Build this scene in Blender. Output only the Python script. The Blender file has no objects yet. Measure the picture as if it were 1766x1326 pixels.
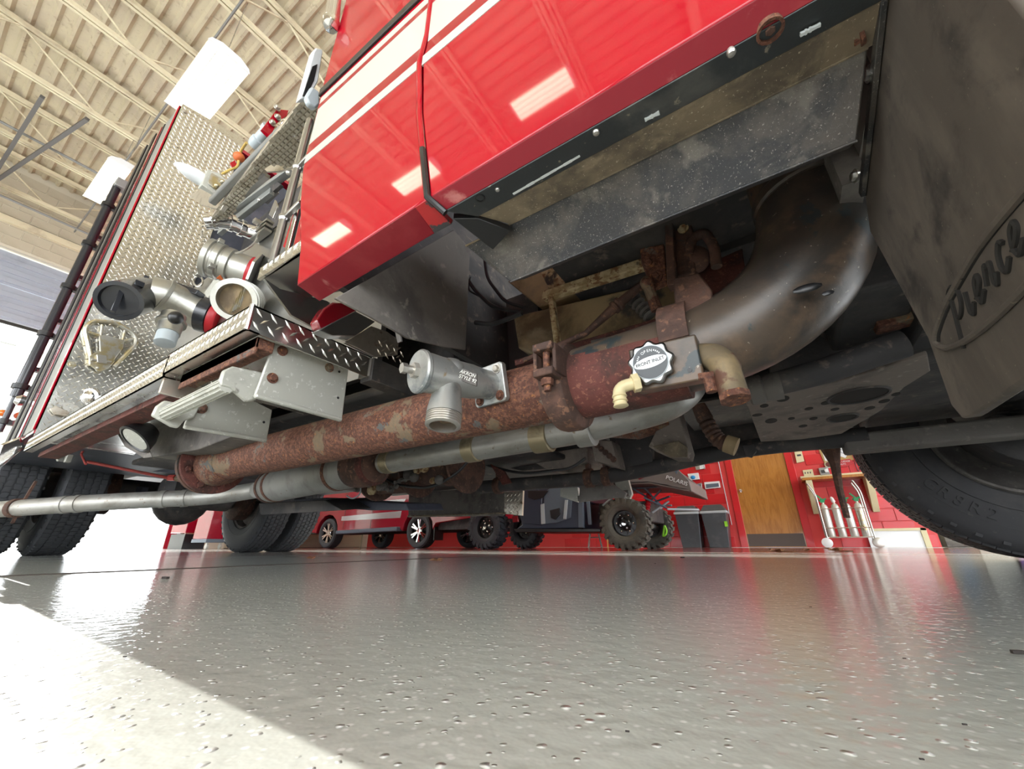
import bpy, math, random
from math import sin, cos, pi, sqrt, atan2, radians
from mathutils import Vector, Matrix
rnd = random.Random(7)
SC = bpy.context.scene
COL = SC.collection
# ------------------------------------------------------------------ camera
CAM = Vector((0.0, 0.0, 0.068))
CW, CH, FPX = 1766.0, 1326.0, 692.03
RX = Vector((0.83833237, 0.54514876, -0.00341525))      # camera right
RY = Vector((0.20447131, -0.30861727, 0.92894933))      # camera up
RZ = Vector((0.50536157, -0.77946662, -0.37019113))     # camera back
cd = bpy.data.cameras.new('camera'); cam = bpy.data.objects.new('camera', cd); COL.objects.link(cam)
cam.matrix_world = Matrix(((RX.x, RY.x, RZ.x, CAM.x), (RX.y, RY.y, RZ.y, CAM.y), (RX.z, RY.z, RZ.z, CAM.z), (0, 0, 0, 1)))
cd.sensor_width = 36.0; cd.lens = FPX / CW * 36.0; cd.clip_start = 0.005; cd.clip_end = 300
SC.camera = cam
# ------------------------------------------------------------------ world, sun, exposure
w = bpy.data.worlds.new('sky'); SC.world = w; w.use_nodes = True
bg = w.node_tree.nodes['Background']; bg.inputs[0].default_value = (0.93, 0.97, 1.0, 1); bg.inputs[1].default_value = 6.5
sd = bpy.data.lights.new('sun', 'SUN'); sd.energy = 10.0; sd.angle = radians(0.06); sd.color = (1.0, 0.96, 0.88)
sun = bpy.data.objects.new('sun', sd); COL.objects.link(sun)
sun.rotation_euler = Vector((1, -0.0395, -0.335)).to_track_quat('-Z', 'Y').to_euler()
SC.view_settings.view_transform = 'Standard'; SC.view_settings.look = 'None'
SC.view_settings.exposure = 0.35; SC.view_settings.gamma = 1.0; SC.view_settings.use_curve_mapping = False
LAMP = 8.0       # radiance of the ceiling lamp diffusers

def at(px, py, axis, val):
    """the point of the plane (axis = val) that stands at this place of the photograph"""
    d = RX * (px - CW / 2) + RY * (CH / 2 - py) - RZ * FPX
    return CAM + d * ((val - CAM[axis]) / d[axis])

# ------------------------------------------------------------------ mesh builder
class MB:
    def __init__(s): s.v = []; s.f = []
    def add(s, vs, fs):
        o = len(s.v); s.v += [tuple(p) for p in vs]; s.f += [tuple(i + o for i in f) for f in fs]; return s
    def box(s, x0, x1, y0, y1, z0, z1):
        return s.add([(x0,y0,z0),(x1,y0,z0),(x1,y1,z0),(x0,y1,z0),(x0,y0,z1),(x1,y0,z1),(x1,y1,z1),(x0,y1,z1)],
                     [(0,3,2,1),(4,5,6,7),(0,1,5,4),(1,2,6,5),(2,3,7,6),(3,0,4,7)])
    def obox(s, c, u, v, w_):
        """box centred at c with half-axis vectors u v w"""
        c, u, v, w_ = map(Vector, (c, u, v, w_)); P = []
        for k in (-1, 1):
            for a, b in ((-1,-1),(1,-1),(1,1),(-1,1)): P.append(c + u*a + v*b + w_*k)
        return s.add(P, [(0,3,2,1),(4,5,6,7),(0,1,5,4),(1,2,6,5),(2,3,7,6),(3,0,4,7)])
    def bar(s, a, b, w_, h, up=(0,0,1)):
        a, b = Vector(a), Vector(b); d = b - a; t = d.normalized(); u = t.cross(Vector(up))
        if u.length < 1e-4: u = t.cross(Vector((1,0,0)))
        u.normalize(); v = u.cross(t)
        return s.obox((a+b)/2, d/2, u*(w_/2), v*(h/2))
    def slab(s, pts, vec):
        n = len(pts); vec = Vector(vec); A = [Vector(p) for p in pts]; B = [p + vec for p in A]
        fs = [tuple(range(n)), tuple(range(2*n-1, n-1, -1))] + [(i, i+n, (i+1)%n+n, (i+1)%n) for i in range(n)]
        return s.add(A + B, fs)
    def tube(s, path, r, n=12, cap=True, closed=False):
        P = [Vector(p) for p in path]; m = len(P); R = (list(r) + [r[-1]]*m)[:m] if isinstance(r, (list, tuple)) else [r]*m
        T = []
        for i in range(m):
            a = P[i-1] if (i or closed) else P[0]; b = P[(i+1) % m] if (i < m-1 or closed) else P[-1]
            t = (b - a); T.append(t.normalized() if t.length > 1e-9 else (T[-1] if T else Vector((1,0,0))))
        u = T[0].cross(Vector((0,0,1)))
        if u.length < 1e-3: u = T[0].cross(Vector((1,0,0)))
        u.normalize(); vs = []
        for i in range(m):
            u = u - T[i]*u.dot(T[i]); u.normalize(); v = T[i].cross(u)
            for k in range(n):
                a = 2*pi*k/n; vs.append(P[i] + (u*cos(a) + v*sin(a))*R[i])
        fs = []
        for i in range(m if closed else m-1):
            j = (i+1) % m
            for k in range(n):
                l = (k+1) % n; fs.append((i*n+k, i*n+l, j*n+l, j*n+k))
        if cap and not closed: fs += [tuple(range(n-1,-1,-1)), tuple((m-1)*n+k for k in range(n))]
        return s.add(vs, fs)
    def lathe(s, o, axis, prof, n=24, cap=True):
        """prof: (distance along axis, radius)"""
        o = Vector(o); t = Vector(axis).normalized(); u = t.cross(Vector((0,0,1)))
        if u.length < 1e-3: u = t.cross(Vector((1,0,0)))
        u.normalize(); v = t.cross(u); vs = []; m = len(prof)
        for d, r in prof:
            for k in range(n):
                a = 2*pi*k/n; vs.append(o + t*d + (u*cos(a)+v*sin(a))*max(r, 1e-5))
        fs = [(i*n+k, i*n+(k+1)%n, (i+1)*n+(k+1)%n, (i+1)*n+k) for i in range(m-1) for k in range(n)]
        if cap: fs += [tuple(range(n-1,-1,-1)), tuple((m-1)*n+k for k in range(n))]
        return s.add(vs, fs)
    def cyl(s, a, b, r, n=16): return s.tube([a, b], r, n)
    def ball(s, c, r, n=12, sq=(1,1,1)):
        c = Vector(c); vs = []; fs = []; m = n//2
        for i in range(m+1):
            p = pi*i/m
            for k in range(n):
                a = 2*pi*k/n; vs.append((c.x + r*sq[0]*sin(p)*cos(a), c.y + r*sq[1]*sin(p)*sin(a), c.z + r*sq[2]*cos(p)))
        for i in range(m):
            for k in range(n):
                l = (k+1)%n; fs.append((i*n+k, (i+1)*n+k, (i+1)*n+l, i*n+l))
        return s.add(vs, fs)
    def bolt(s, p, axis, r, h=None):
        h = h or r*0.8; p = Vector(p); a = Vector(axis).normalized()
        s.lathe(p, a, [(-.002, r*1.5), (r*.22, r*1.5)], 14)
        return s.lathe(p, a, [(r*.2, r), (h, r), (h+r*.15, r*.8)], 6)
    def tread(s, o, u, v, W, H, pitch=.032, L=.026, wd=.007, ht=.0022, jit=0, clip=None):
        """raised lozenges of tread plate over the rectangle o + a*u + b*v, alternating in direction"""
        o, u, v = Vector(o), Vector(u).normalized(), Vector(v).normalized(); n = u.cross(v)
        h = pitch/2; na, nb = int(W/h), int(H/h)
        for i in range(na+1):
            for j in range(nb+1):
                if (i+j) % 2: continue
                a, b = i*h, j*h
                if a < L*.4 or b < L*.4 or a > W-L*.4 or b > H-L*.4: continue
                c = o + u*a + v*b
                if clip and not clip(c): continue
                t = (u+v).normalized() if (i % 2 == 0) else (u-v).normalized()
                q = n.cross(t)
                s.add([c-t*(L/2), c+q*(wd/2), c+t*(L/2), c-q*(wd/2), c-t*(L*.2)+n*ht, c+t*(L*.2)+n*ht],
                      [(0,4,5,1),(1,5,2),(2,5,4,3),(3,4,0)])
        return s
    def mesh(s, name, mat, smooth=True, ang=35):
        me = bpy.data.meshes.new(name); me.from_pydata(s.v, [], s.f); me.update()
        if smooth:
            me.polygons.foreach_set('use_smooth', [True]*len(me.polygons)); me.set_sharp_from_angle(angle=radians(ang))
        if mat: me.materials.append(mat)
        return me

WT = {}      # world offset of every parent
def link(name, data, parent=None, world=True):
    o = bpy.data.objects.new(name, data); COL.objects.link(o)
    if parent is not None:
        o.parent = parent
        if world: o.location = -WT.get(parent.name, Vector((0,0,0)))
    WT[o.name] = Vector((0,0,0))
    return o
def obj(name, mb, mat, parent=None, bevel=0, label=None, smooth=True, ang=35, kind=None):
    o = link(name, mb.mesh(name, mat, smooth, ang), parent)
    if bevel:
        m = o.modifiers.new('bevel', 'BEVEL'); m.width = bevel; m.segments = 2; m.limit_method = 'ANGLE'; m.angle_limit = radians(40)
        m.harden_normals = False
    if label: o['label'] = label
    if kind: o['kind'] = kind
    return o
def thing(name, loc, label, cat, group=None):
    o = bpy.data.objects.new(name, None); COL.objects.link(o); o.location = loc; WT[o.name] = Vector(loc)
    o.empty_display_size = .1
    return tag(o, label, cat, group)
def tag(o, label, cat, group=None):
    o['label'] = label; o['category'] = cat
    if group: o['group'] = group
    return o
def struct(name, mb, mat, parent=None, bevel=0, smooth=False):
    o = obj(name, mb, mat, parent, bevel, smooth=smooth); o['kind'] = 'structure' if parent is None else 'structure'
    if parent is not None: del o['kind']
    return o
def text(name, body, size, loc, xd, yd, mat, parent, ext=.001, align='CENTER', xs=1.0, label=None):
    c = bpy.data.curves.new(name, 'FONT'); c.body = body; c.size = size; c.extrude = ext; c.align_x = align; c.align_y = 'CENTER'
    t = bpy.data.objects.new(name+'_tmp', c); COL.objects.link(t)
    bpy.context.view_layer.update()
    me = bpy.data.meshes.new_from_object(t.evaluated_get(bpy.context.evaluated_depsgraph_get()))
    bpy.data.objects.remove(t)
    X = Vector(xd).normalized(); Y = (Vector(yd) - X*Vector(yd).dot(X)).normalized(); N = X.cross(Y)
    L = Vector(loc)
    me.transform(Matrix(((X.x*xs, Y.x, N.x, L.x), (X.y*xs, Y.y, N.y, L.y), (X.z*xs, Y.z, N.z, L.z), (0,0,0,1))))
    me.materials.clear(); me.materials.append(mat)
    o = link(name, me, parent)
    if label: o['label'] = label
    return o
def fillet(pts, r, n=6):
    P = [Vector(p) for p in pts]; out = [P[0]]
    for i in range(1, len(P)-1):
        a, b, c = P[i-1], P[i], P[i+1]; d1, d2 = (a-b), (c-b); k = min(r, d1.length*.49, d2.length*.49)
        p, q = b + d1.normalized()*k, b + d2.normalized()*k
        for j in range(n+1):
            t = j/n; out.append(p*(1-t)**2 + b*2*t*(1-t) + q*t*t)
    return out + [P[-1]]

# ------------------------------------------------------------------ materials
def M(name, col, rough=.5, metal=0.0, layers=(), bump=None, coat=0, spec=None, emit=None, rv=0, wet=0):
    m = bpy.data.materials.new(name); m.use_nodes = True; nt = m.node_tree; N = nt.nodes; L = nt.links
    b = N['Principled BSDF']; b.inputs['Base Color'].default_value = (*col, 1); b.inputs['Roughness'].default_value = rough
    b.inputs['Metallic'].default_value = metal
    if coat: b.inputs['Coat Weight'].default_value = coat; b.inputs['Coat Roughness'].default_value = .04
    if spec is not None: b.inputs['Specular IOR Level'].default_value = spec
    if emit: b.inputs['Emission Color'].default_value = (*emit[0], 1); b.inputs['Emission Strength'].default_value = emit[1]
    tc = N.new('ShaderNodeTexCoord'); prev = None; vec = tc.outputs['Object']; pm = None; pr = None
    for i, ly in enumerate(layers):
        sc, lo, hi, c2 = ly[:4]; opt = ly[4] if len(ly) > 4 else {}
        v = vec
        if 'stretch' in opt:
            mp = N.new('ShaderNodeMapping'); mp.inputs['Scale'].default_value = opt['stretch']; L.new(vec, mp.inputs['Vector']); v = mp.outputs[0]
        nz = N.new('ShaderNodeTexNoise'); nz.inputs['Scale'].default_value = sc; nz.inputs['Detail'].default_value = opt.get('det', 6)
        nz.inputs['Roughness'].default_value = .62; nz.inputs['Distortion'].default_value = opt.get('dist', .3)
        if 'off' in opt:
            mo = N.new('ShaderNodeVectorMath'); mo.inputs[1].default_value = (opt['off'],)*3; L.new(v, mo.inputs[0]); v = mo.outputs[0]
        L.new(v, nz.inputs['Vector'])
        mr = N.new('ShaderNodeMapRange'); mr.interpolation_type = 'SMOOTHSTEP'; mr.inputs['From Min'].default_value = lo; mr.inputs['From Max'].default_value = hi
        mr.inputs['To Max'].default_value = opt.get('amt', 1.0)
        L.new(nz.outputs['Fac'], mr.inputs['Value'])
        mx = N.new('ShaderNodeMix'); mx.data_type = 'RGBA'; L.new(mr.outputs[0], mx.inputs[0])
        if prev is None: mx.inputs[6].default_value = (*col, 1)
        else: L.new(prev, mx.inputs[6])
        mx.inputs[7].default_value = (*c2, 1); prev = mx.outputs[2]
        if 'metal' in opt:
            mm = N.new('ShaderNodeMix'); L.new(mr.outputs[0], mm.inputs[0]); mm.inputs[3].default_value = opt['metal']
            if pm is None: mm.inputs[2].default_value = metal
            else: L.new(pm, mm.inputs[2])
            pm = mm.outputs[0]
        if 'rough' in opt:
            mm = N.new('ShaderNodeMix'); L.new(mr.outputs[0], mm.inputs[0]); mm.inputs[3].default_value = opt['rough']
            if pr is None: mm.inputs[2].default_value = rough
            else: L.new(pr, mm.inputs[2])
            pr = mm.outputs[0]
    if prev is not None: L.new(prev, b.inputs['Base Color'])
    if pm is not None: L.new(pm, b.inputs['Metallic'])
    if pr is not None: L.new(pr, b.inputs['Roughness'])
    if bump:
        nz = N.new('ShaderNodeTexNoise'); nz.inputs['Scale'].default_value = bump[0]; nz.inputs['Detail'].default_value = 8; nz.inputs['Roughness'].default_value = .65
        L.new(vec, nz.inputs['Vector']); bp = N.new('ShaderNodeBump'); bp.inputs['Strength'].default_value = bump[1]; bp.inputs['Distance'].default_value = bump[2] if len(bump) > 2 else .002
        L.new(nz.outputs['Fac'], bp.inputs['Height']); L.new(bp.outputs[0], b.inputs['Normal'])
    return m
RUST1, RUST2, RUST3 = (.10,.036,.022), (.20,.085,.05), (.32,.19,.09)
m_red = M('red_gloss_paint', (.37,.0006,.012), .5, coat=.8, spec=.02, layers=((3,.45,.7,(.34,.0008,.012)),))
m_redbev = M('dusty_red_paint', (.17,.006,.013), .4, coat=.1, spec=.2, layers=((6,.45,.7,(.22,.025,.028)), (14,.6,.72,(.30,.10,.09))))
m_bevblk = M('worn_black_red_edge', (.03,.03,.032), .4, layers=((9,.5,.52,(.35,.01,.012)),))
m_white = M('white_stripe', (.52,.54,.50), .25, coat=.5)
m_pin = M('dark_red_stripe', (.30,.002,.010), .4, coat=.7, spec=.1)
m_blk = M('black_trim', (.012,.012,.013), .35)
m_rail = M('scuffed_black_rail', (.035,.04,.043), .4, layers=((10,.5,.72,(.10,.10,.095)), (60,.66,.72,(.25,.22,.17))), bump=(80,.2))
m_brown = M('dusty_brown_channel', (.21,.165,.11), .7, layers=((9,.42,.62,(.11,.088,.065)), (25,.5,.68,(.28,.225,.15)), (250,.62,.69,(.50,.43,.32))), bump=(70,.35))
m_plate = M('grimy_black_plate', (.022,.023,.026), .5, layers=((8,.45,.62,(.075,.065,.056)), (16,.50,.64,(.12,.108,.092),{'off':3}), (7,.50,.60,(.022,.022,.024),{'off':7}), (420,.60,.68,(.36,.33,.29),{'amt':.7}), ), bump=(50,.5,.003))
m_flap = M('dusty_black_rubber', (.085,.069,.056), .75, layers=((5,.42,.66,(.14,.115,.092),{'stretch':(1,1.6,.6)}), (12,.5,.72,(.035,.029,.025)), (160,.66,.7,(.17,.145,.11))), bump=(40,.25,.002))
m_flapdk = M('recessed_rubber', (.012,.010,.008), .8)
m_rust = M('rusted_pipe', (.15,.135,.11), .75, layers=((6,.38,.41,RUST1,{'dist':.6}), (90,.42,.60,RUST2,{'off':5,'dist':.1}), (150,.50,.62,(.075,.032,.022),{'off':1,'dist':0}), (8,.58,.61,(.20,.16,.10),{'off':9,'amt':.7}), (110,.59,.66,(.32,.13,.045),{'off':2,'dist':0}), (7,.65,.67,(.10,.10,.095),{'off':14})), bump=(110,.9,.003))
m_rustdk = M('dark_rust', (.065,.035,.026), .8, layers=((14,.42,.6,(.12,.06,.042)), (60,.55,.65,(.20,.10,.06)), (6,.6,.7,(.06,.055,.052))), bump=(60,.8,.003))
m_rustred = M('red_oxide_rust', (.12,.034,.026), .8, layers=((16,.45,.62,(.06,.024,.018)), (120,.56,.66,(.22,.085,.055))), bump=(80,.8,.003))
m_elbow = M('black_pipe_film', (.035,.031,.028), .36, layers=((5,.36,.6,(.085,.062,.045)), (9,.50,.66,(.13,.085,.055),{'off':4}), (14,.60,.64,(.03,.038,.04),{'off':8}), (90,.66,.70,(.34,.29,.23))), bump=(40,.3,.002))
m_ochre = M('crusted_ochre_rust', (.36,.26,.13), .85, layers=((30,.42,.58,(.55,.44,.26)), (45,.5,.60,(.22,.11,.05),{'off':6}), (14,.60,.68,(.06,.05,.04),{'off':2})), bump=(60,1.0,.005))
m_tan = M('tan_stained_box', (.36,.26,.14), .6, layers=((4,.40,.62,(.11,.075,.04)), (7,.52,.68,(.24,.19,.12),{'off':4}), (5,.60,.7,(.05,.045,.04),{'off':9})), bump=(30,.4,.003))
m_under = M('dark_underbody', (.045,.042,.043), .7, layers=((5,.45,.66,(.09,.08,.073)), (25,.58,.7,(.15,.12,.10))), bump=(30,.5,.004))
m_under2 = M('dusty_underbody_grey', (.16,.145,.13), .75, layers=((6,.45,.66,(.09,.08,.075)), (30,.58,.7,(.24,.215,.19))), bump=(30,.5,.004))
m_bluedk = M('mottled_blue_black', (.05,.055,.075), .5, layers=((4,.5,.7,(.10,.10,.13)),), bump=(20,.4,.004))  # blue-black with lighter noise patches
m_valve = M('dull_brass_valve', (.17,.13,.08), .6, .2, layers=((14,.42,.6,(.26,.19,.10)), (30,.52,.64,(.12,.055,.035),{'off':4}), (22,.60,.68,(.20,.22,.19),{'off':8})), bump=(60,.5,.002))
m_galv = M('galvanised_exhaust', (.42,.41,.38), .48, .55, layers=((9,.45,.66,(.30,.285,.25),{'stretch':(.4,1,1)}), (30,.62,.7,(.22,.17,.12))), bump=(50,.15))
m_muff = M('muffler_steel', (.36,.355,.33), .5, .4, layers=((8,.45,.7,(.25,.24,.215)), (40,.66,.7,(.15,.09,.06))), bump=(60,.2))
m_clampb = M('brassy_clamp', (.36,.30,.19), .45, .6, layers=((15,.5,.7,(.20,.16,.10)),), bump=(60,.3))
m_cast = M('cast_aluminium', (.44,.44,.42), .42, .75, layers=((8,.46,.64,(.12,.14,.15),{'metal':.4}), (30,.58,.68,(.55,.53,.48)), (16,.64,.7,(.28,.21,.13),{'off':5,'metal':.2})), bump=(70,.35))
m_castw = M('painted_cast_step', (.50,.50,.45), .45, .25, layers=((6,.5,.7,(.38,.38,.34)), (70,.60,.64,(.66,.66,.62)), (18,.66,.72,(.24,.23,.2))), bump=(60,.15))
m_alu = M('bright_tread_plate', (.72,.71,.67), .22, .97, layers=((5,.48,.7,(.66,.63,.56),{'rough':.38}), (22,.64,.7,(.34,.27,.17),{'amt':.6})), bump=(90,.05,.001))
m_aludirty = M('dirty_tread_plate', (.60,.55,.47), .32, .9, layers=((6,.45,.66,(.38,.33,.27),{'rough':.5}), (24,.58,.68,(.20,.14,.09),{'metal':.2})), bump=(40,.2,.002))
m_stain = M('brushed_stainless', (.42,.42,.41), .3, 1.0, layers=((3,.45,.7,(.30,.30,.30)),), bump=(30,.06))
m_chrome = M('chrome', (.82,.82,.84), .07, 1.0)
m_steel = M('zinc_steel', (.56,.54,.50), .35, .9, layers=((20,.5,.7,(.35,.31,.25)),))
m_coup = M('anodised_coupling', (.46,.455,.42), .34, .85, layers=((8,.5,.7,(.36,.355,.32)),), bump=(60,.08))
m_hoser = M('black_coupling_ring', (.022,.024,.03), .25, .1, coat=.3)
m_redring = M('red_ring', (.42,.012,.02), .4)
m_gold = M('worn_gold_bronze', (.50,.42,.24), .35, .85, layers=((16,.42,.6,(.55,.54,.50)),))
m_rubber = M('tyre_rubber', (.035,.034,.037), .7, layers=((5,.45,.7,(.060,.056,.055)), (60,.62,.7,(.065,.06,.055))), bump=(90,.25,.001))
m_rubber2 = M('dusty_tyre_rubber', (.05,.053,.06), .65, layers=((3,.45,.7,(.05,.052,.058)),), bump=(90,.25,.001))
m_utvr = M('dusty_knobbly_tyre', (.10,.092,.075), .8, layers=((6,.45,.65,(.055,.052,.046)),), bump=(60,.3,.002))
m_utvb = M('black_knobbly_tyre', (.03,.033,.042), .55, layers=((6,.5,.7,(.05,.055,.065)),))
m_knobf = M('knob_face_black', (.05,.055,.062), .35)
m_ivory = M('ivory_plastic', (.66,.56,.33), .4)
m_skid = M('dusty_skid_plate', (.20,.165,.14), .75, layers=((7,.45,.66,(.11,.09,.078)), (40,.58,.7,(.30,.26,.22))), bump=(40,.5,.003))
m_lens = M('red_lens', (.20,.002,.008), .15, coat=.8)
m_orange = M('orange_ball', (.62,.14,.035), .5, bump=(40,.5,.004))
m_orlens = M('amber_lens', (.8,.2,.02), .2, coat=1)
m_hose = M('black_hose', (.02,.02,.022), .45, bump=(60,.2))
m_hoseg = M('grey_conduit', (.20,.20,.19), .5)
m_under_early = M('dark_track', (.10,.095,.09), .5)
m_grey = M('grey_paint', (.30,.31,.30), .35, .3)
m_ltgrey = M('light_grey_cap', (.42,.47,.50), .3)
m_whitepl = M('white_plastic', (.74,.76,.78), .3, coat=.3)
m_yel = M('yellow_rope', (.55,.38,.10), .7)
m_grip = M('grip_tread_metal', (.58,.54,.46), .35, .8, layers=((20,.5,.7,(.36,.32,.25)),), bump=(40,.2))
m_redpipe = M('faded_red_line', (.42,.06,.05), .45, layers=((8,.5,.7,(.16,.05,.045)),))
# floor
def floor_mat(name, col, spots=True):
    m = bpy.data.materials.new(name); m.use_nodes = True; nt = m.node_tree; N = nt.nodes; L = nt.links; b = N['Principled BSDF']
    tc = N.new('ShaderNodeTexCoord'); V = tc.outputs['Object']
    vo = N.new('ShaderNodeTexVoronoi'); vo.inputs['Scale'].default_value = 135; vo.inputs['Randomness'].default_value = 1
    nd = N.new('ShaderNodeTexNoise'); nd.inputs['Scale'].default_value = 150; nd.inputs['Detail'].default_value = 2; L.new(V, nd.inputs['Vector'])
    ds = N.new('ShaderNodeVectorMath'); ds.operation = 'MULTIPLY_ADD'; ds.inputs[1].default_value = (.003,.003,0); L.new(nd.outputs['Color'], ds.inputs[0]); L.new(V, ds.inputs[2])
    L.new(ds.outputs[0], vo.inputs['Vector'])
    # random bump radius per cell
    mr = N.new('ShaderNodeMapRange'); L.new(vo.outputs['Color'], mr.inputs['Value']); mr.inputs['From Min'].default_value = .10; mr.inputs['From Max'].default_value = 1.0
    mr.inputs['To Min'].default_value = .06; mr.inputs['To Max'].default_value = .40
    dv = N.new('ShaderNodeMath'); dv.operation = 'DIVIDE'; L.new(vo.outputs['Distance'], dv.inputs[0]); L.new(mr.outputs[0], dv.inputs[1])
    hm = N.new('ShaderNodeMapRange'); hm.interpolation_type = 'SMOOTHSTEP'; L.new(dv.outputs[0], hm.inputs['Value']); hm.inputs['From Min'].default_value = .15; hm.inputs['From Max'].default_value = 1.0; hm.inputs['To Min'].default_value = 1.0; hm.inputs['To Max'].default_value = 0.0
    wv = N.new('ShaderNodeTexNoise'); wv.inputs['Scale'].default_value = 70; wv.inputs['Detail'].default_value = 3; L.new(V, wv.inputs['Vector'])
    wm = N.new('ShaderNodeMath'); wm.operation = 'MULTIPLY'; wm.inputs[1].default_value = .55; L.new(wv.outputs['Fac'], wm.inputs[0])
    ad = N.new('ShaderNodeMath'); ad.operation = 'ADD'; L.new(hm.outputs[0], ad.inputs[0]); L.new(wm.outputs[0], ad.inputs[1])
    bp = N.new('ShaderNodeBump'); bp.inputs['Strength'].default_value = .7; bp.inputs['Distance'].default_value = .0024; L.new(ad.outputs[0], bp.inputs['Height'])
    L.new(bp.outputs[0], b.inputs['Normal']); L.new(bp.outputs[0], b.inputs['Coat Normal'])
    n2 = N.new('ShaderNodeTexNoise'); n2.inputs['Scale'].default_value = 2.5; n2.inputs['Detail'].default_value = 6; L.new(V, n2.inputs['Vector'])
    m2 = N.new('ShaderNodeMapRange'); L.new(n2.outputs['Fac'], m2.inputs['Value']); m2.inputs['From Min'].default_value = .4; m2.inputs['From Max'].default_value = .7
    mx = N.new('ShaderNodeMix'); mx.data_type = 'RGBA'; L.new(m2.outputs[0], mx.inputs[0]); mx.inputs[6].default_value = (*col, 1); mx.inputs[7].default_value = (*[c*.86 for c in col], 1)
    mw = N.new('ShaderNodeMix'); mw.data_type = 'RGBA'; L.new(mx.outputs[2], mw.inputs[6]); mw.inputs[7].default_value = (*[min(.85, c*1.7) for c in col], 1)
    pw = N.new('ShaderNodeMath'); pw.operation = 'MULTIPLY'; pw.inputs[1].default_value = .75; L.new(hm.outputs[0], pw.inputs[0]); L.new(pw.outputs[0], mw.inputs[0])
    v2 = N.new('ShaderNodeTexVoronoi'); v2.inputs['Scale'].default_value = 150; L.new(V, v2.inputs['Vector'])
    f2 = N.new('ShaderNodeMapRange'); f2.inputs['From Min'].default_value = .12; f2.inputs['From Max'].default_value = .26; f2.inputs['To Min'].default_value = .8; f2.inputs['To Max'].default_value = 0; L.new(v2.outputs['Distance'], f2.inputs['Value'])
    m3 = N.new('ShaderNodeMix'); m3.data_type = 'RGBA'; L.new(f2.outputs[0], m3.inputs[0]); L.new(mw.outputs[2], m3.inputs[6]); m3.inputs[7].default_value = (*[min(.85, c*1.55) for c in col], 1)
    L.new(m3.outputs[2], b.inputs['Base Color'])
    b.inputs['Roughness'].default_value = .32; b.inputs['Specular IOR Level'].default_value = .4
    b.inputs['Coat Weight'].default_value = .8; b.inputs['Coat Roughness'].default_value = .06
    return m
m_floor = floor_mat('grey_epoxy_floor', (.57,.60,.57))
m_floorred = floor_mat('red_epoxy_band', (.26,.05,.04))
m_floorwht = M('white_floor_line', (.66,.66,.62), .25, coat=.4)
m_joint = M('dark_floor_joint', (.05,.035,.028), .7)
m_wallred = M('red_block_paint', (.56,.012,.018), .32, coat=.15, layers=((3,.45,.7,(.50,.014,.018)),), bump=(60,.3,.002))
m_mortred = M('red_joint_paint', (.62,.05,.05), .4)
m_beige = M('beige_block_paint', (.50,.45,.34), .6, layers=((2,.45,.7,(.44,.39,.29)),), bump=(50,.3,.002))
m_mortbe = M('beige_joint', (.60,.56,.45), .6)
m_deck = M('painted_deck', (.56,.49,.34), .55, layers=((2,.4,.65,(.48,.41,.30)), (11,.55,.7,(.40,.33,.23))), bump=(30,.2,.003))
m_joist = M('cream_joist_paint', (.68,.61,.43), .5, layers=((3,.5,.7,(.52,.45,.32)),))
m_lampcase = M('lamp_housing', (.50,.50,.45), .4, .2)
m_wood = M('varnished_oak', (.44,.19,.035), .28, coat=.4, layers=((2.4,.40,.62,(.34,.13,.02),{'stretch':(3,1,.5),'dist':2.2}), (30,.45,.7,(.50,.24,.06),{'stretch':(3,1,.15),'off':3,'amt':.7})), bump=(60,.05))
m_kick = M('brown_kick_plate', (.085,.06,.05), .35, .3)
m_doorp = M('blue_grey_door_panel', (.36,.40,.47), .45, layers=((2,.5,.7,(.30,.33,.39)),))
m_doorb = M('beige_door_panel', (.52,.47,.33), .5)
m_truckred = M('pickup_red_paint', (.30,.006,.022), .15, coat=1)
m_silver = M('silver_stripe_foil', (.50,.50,.52), .22, .8)
m_bluep = M('grey_blue_plastic', (.10,.13,.17), .45)
m_navy = M('navy_plastic', (.028,.038,.065), .35, coat=.2)
m_bedgrey = M('brown_grey_bed_plastic', (.16,.14,.135), .5)
m_glass = M('tinted_glass', (.03,.035,.04), .05, coat=1)
m_green = M('green_valve', (.02,.30,.12), .35)
m_cyl = M('silver_cylinder', (.60,.60,.56), .3, .4)
m_lime = M('lime_strap', (.25,.62,.03), .5)
m_bin = M('grey_black_bin', (.055,.062,.07), .35, layers=((6,.5,.7,(.085,.09,.10)),))
m_paper = M('paper', (.66,.70,.72), .7)
m_print = M('faint_print', (.38,.42,.45), .8)
m_kraft = M('kraft_board', (.42,.28,.11), .8)
m_cream = M('cream_plastic', (.66,.60,.38), .45)
m_blue = M('blue_bottle', (.01,.26,.62), .3, coat=.5)
m_purple = M('purple_crate', (.18,.05,.34), .45)
m_leaf = M('dry_leaf', (.19,.085,.035), .8)
m_grit = M('dark_grit', (.025,.02,.018), .9)
m_grass = M('outdoor_paving', (.62,.60,.55), .9)
m_bldg = M('outdoor_grey_wall', (.26,.27,.24), .8)
m_lamp = M('glowing_diffuser', (.9,.9,.85), .5, emit=((1.0,.90,.66), LAMP))
m_tubelamp = M('lamp_tube', (.9,.9,.85), .5, emit=((1.0,.90,.70), LAMP*1.6))

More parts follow.
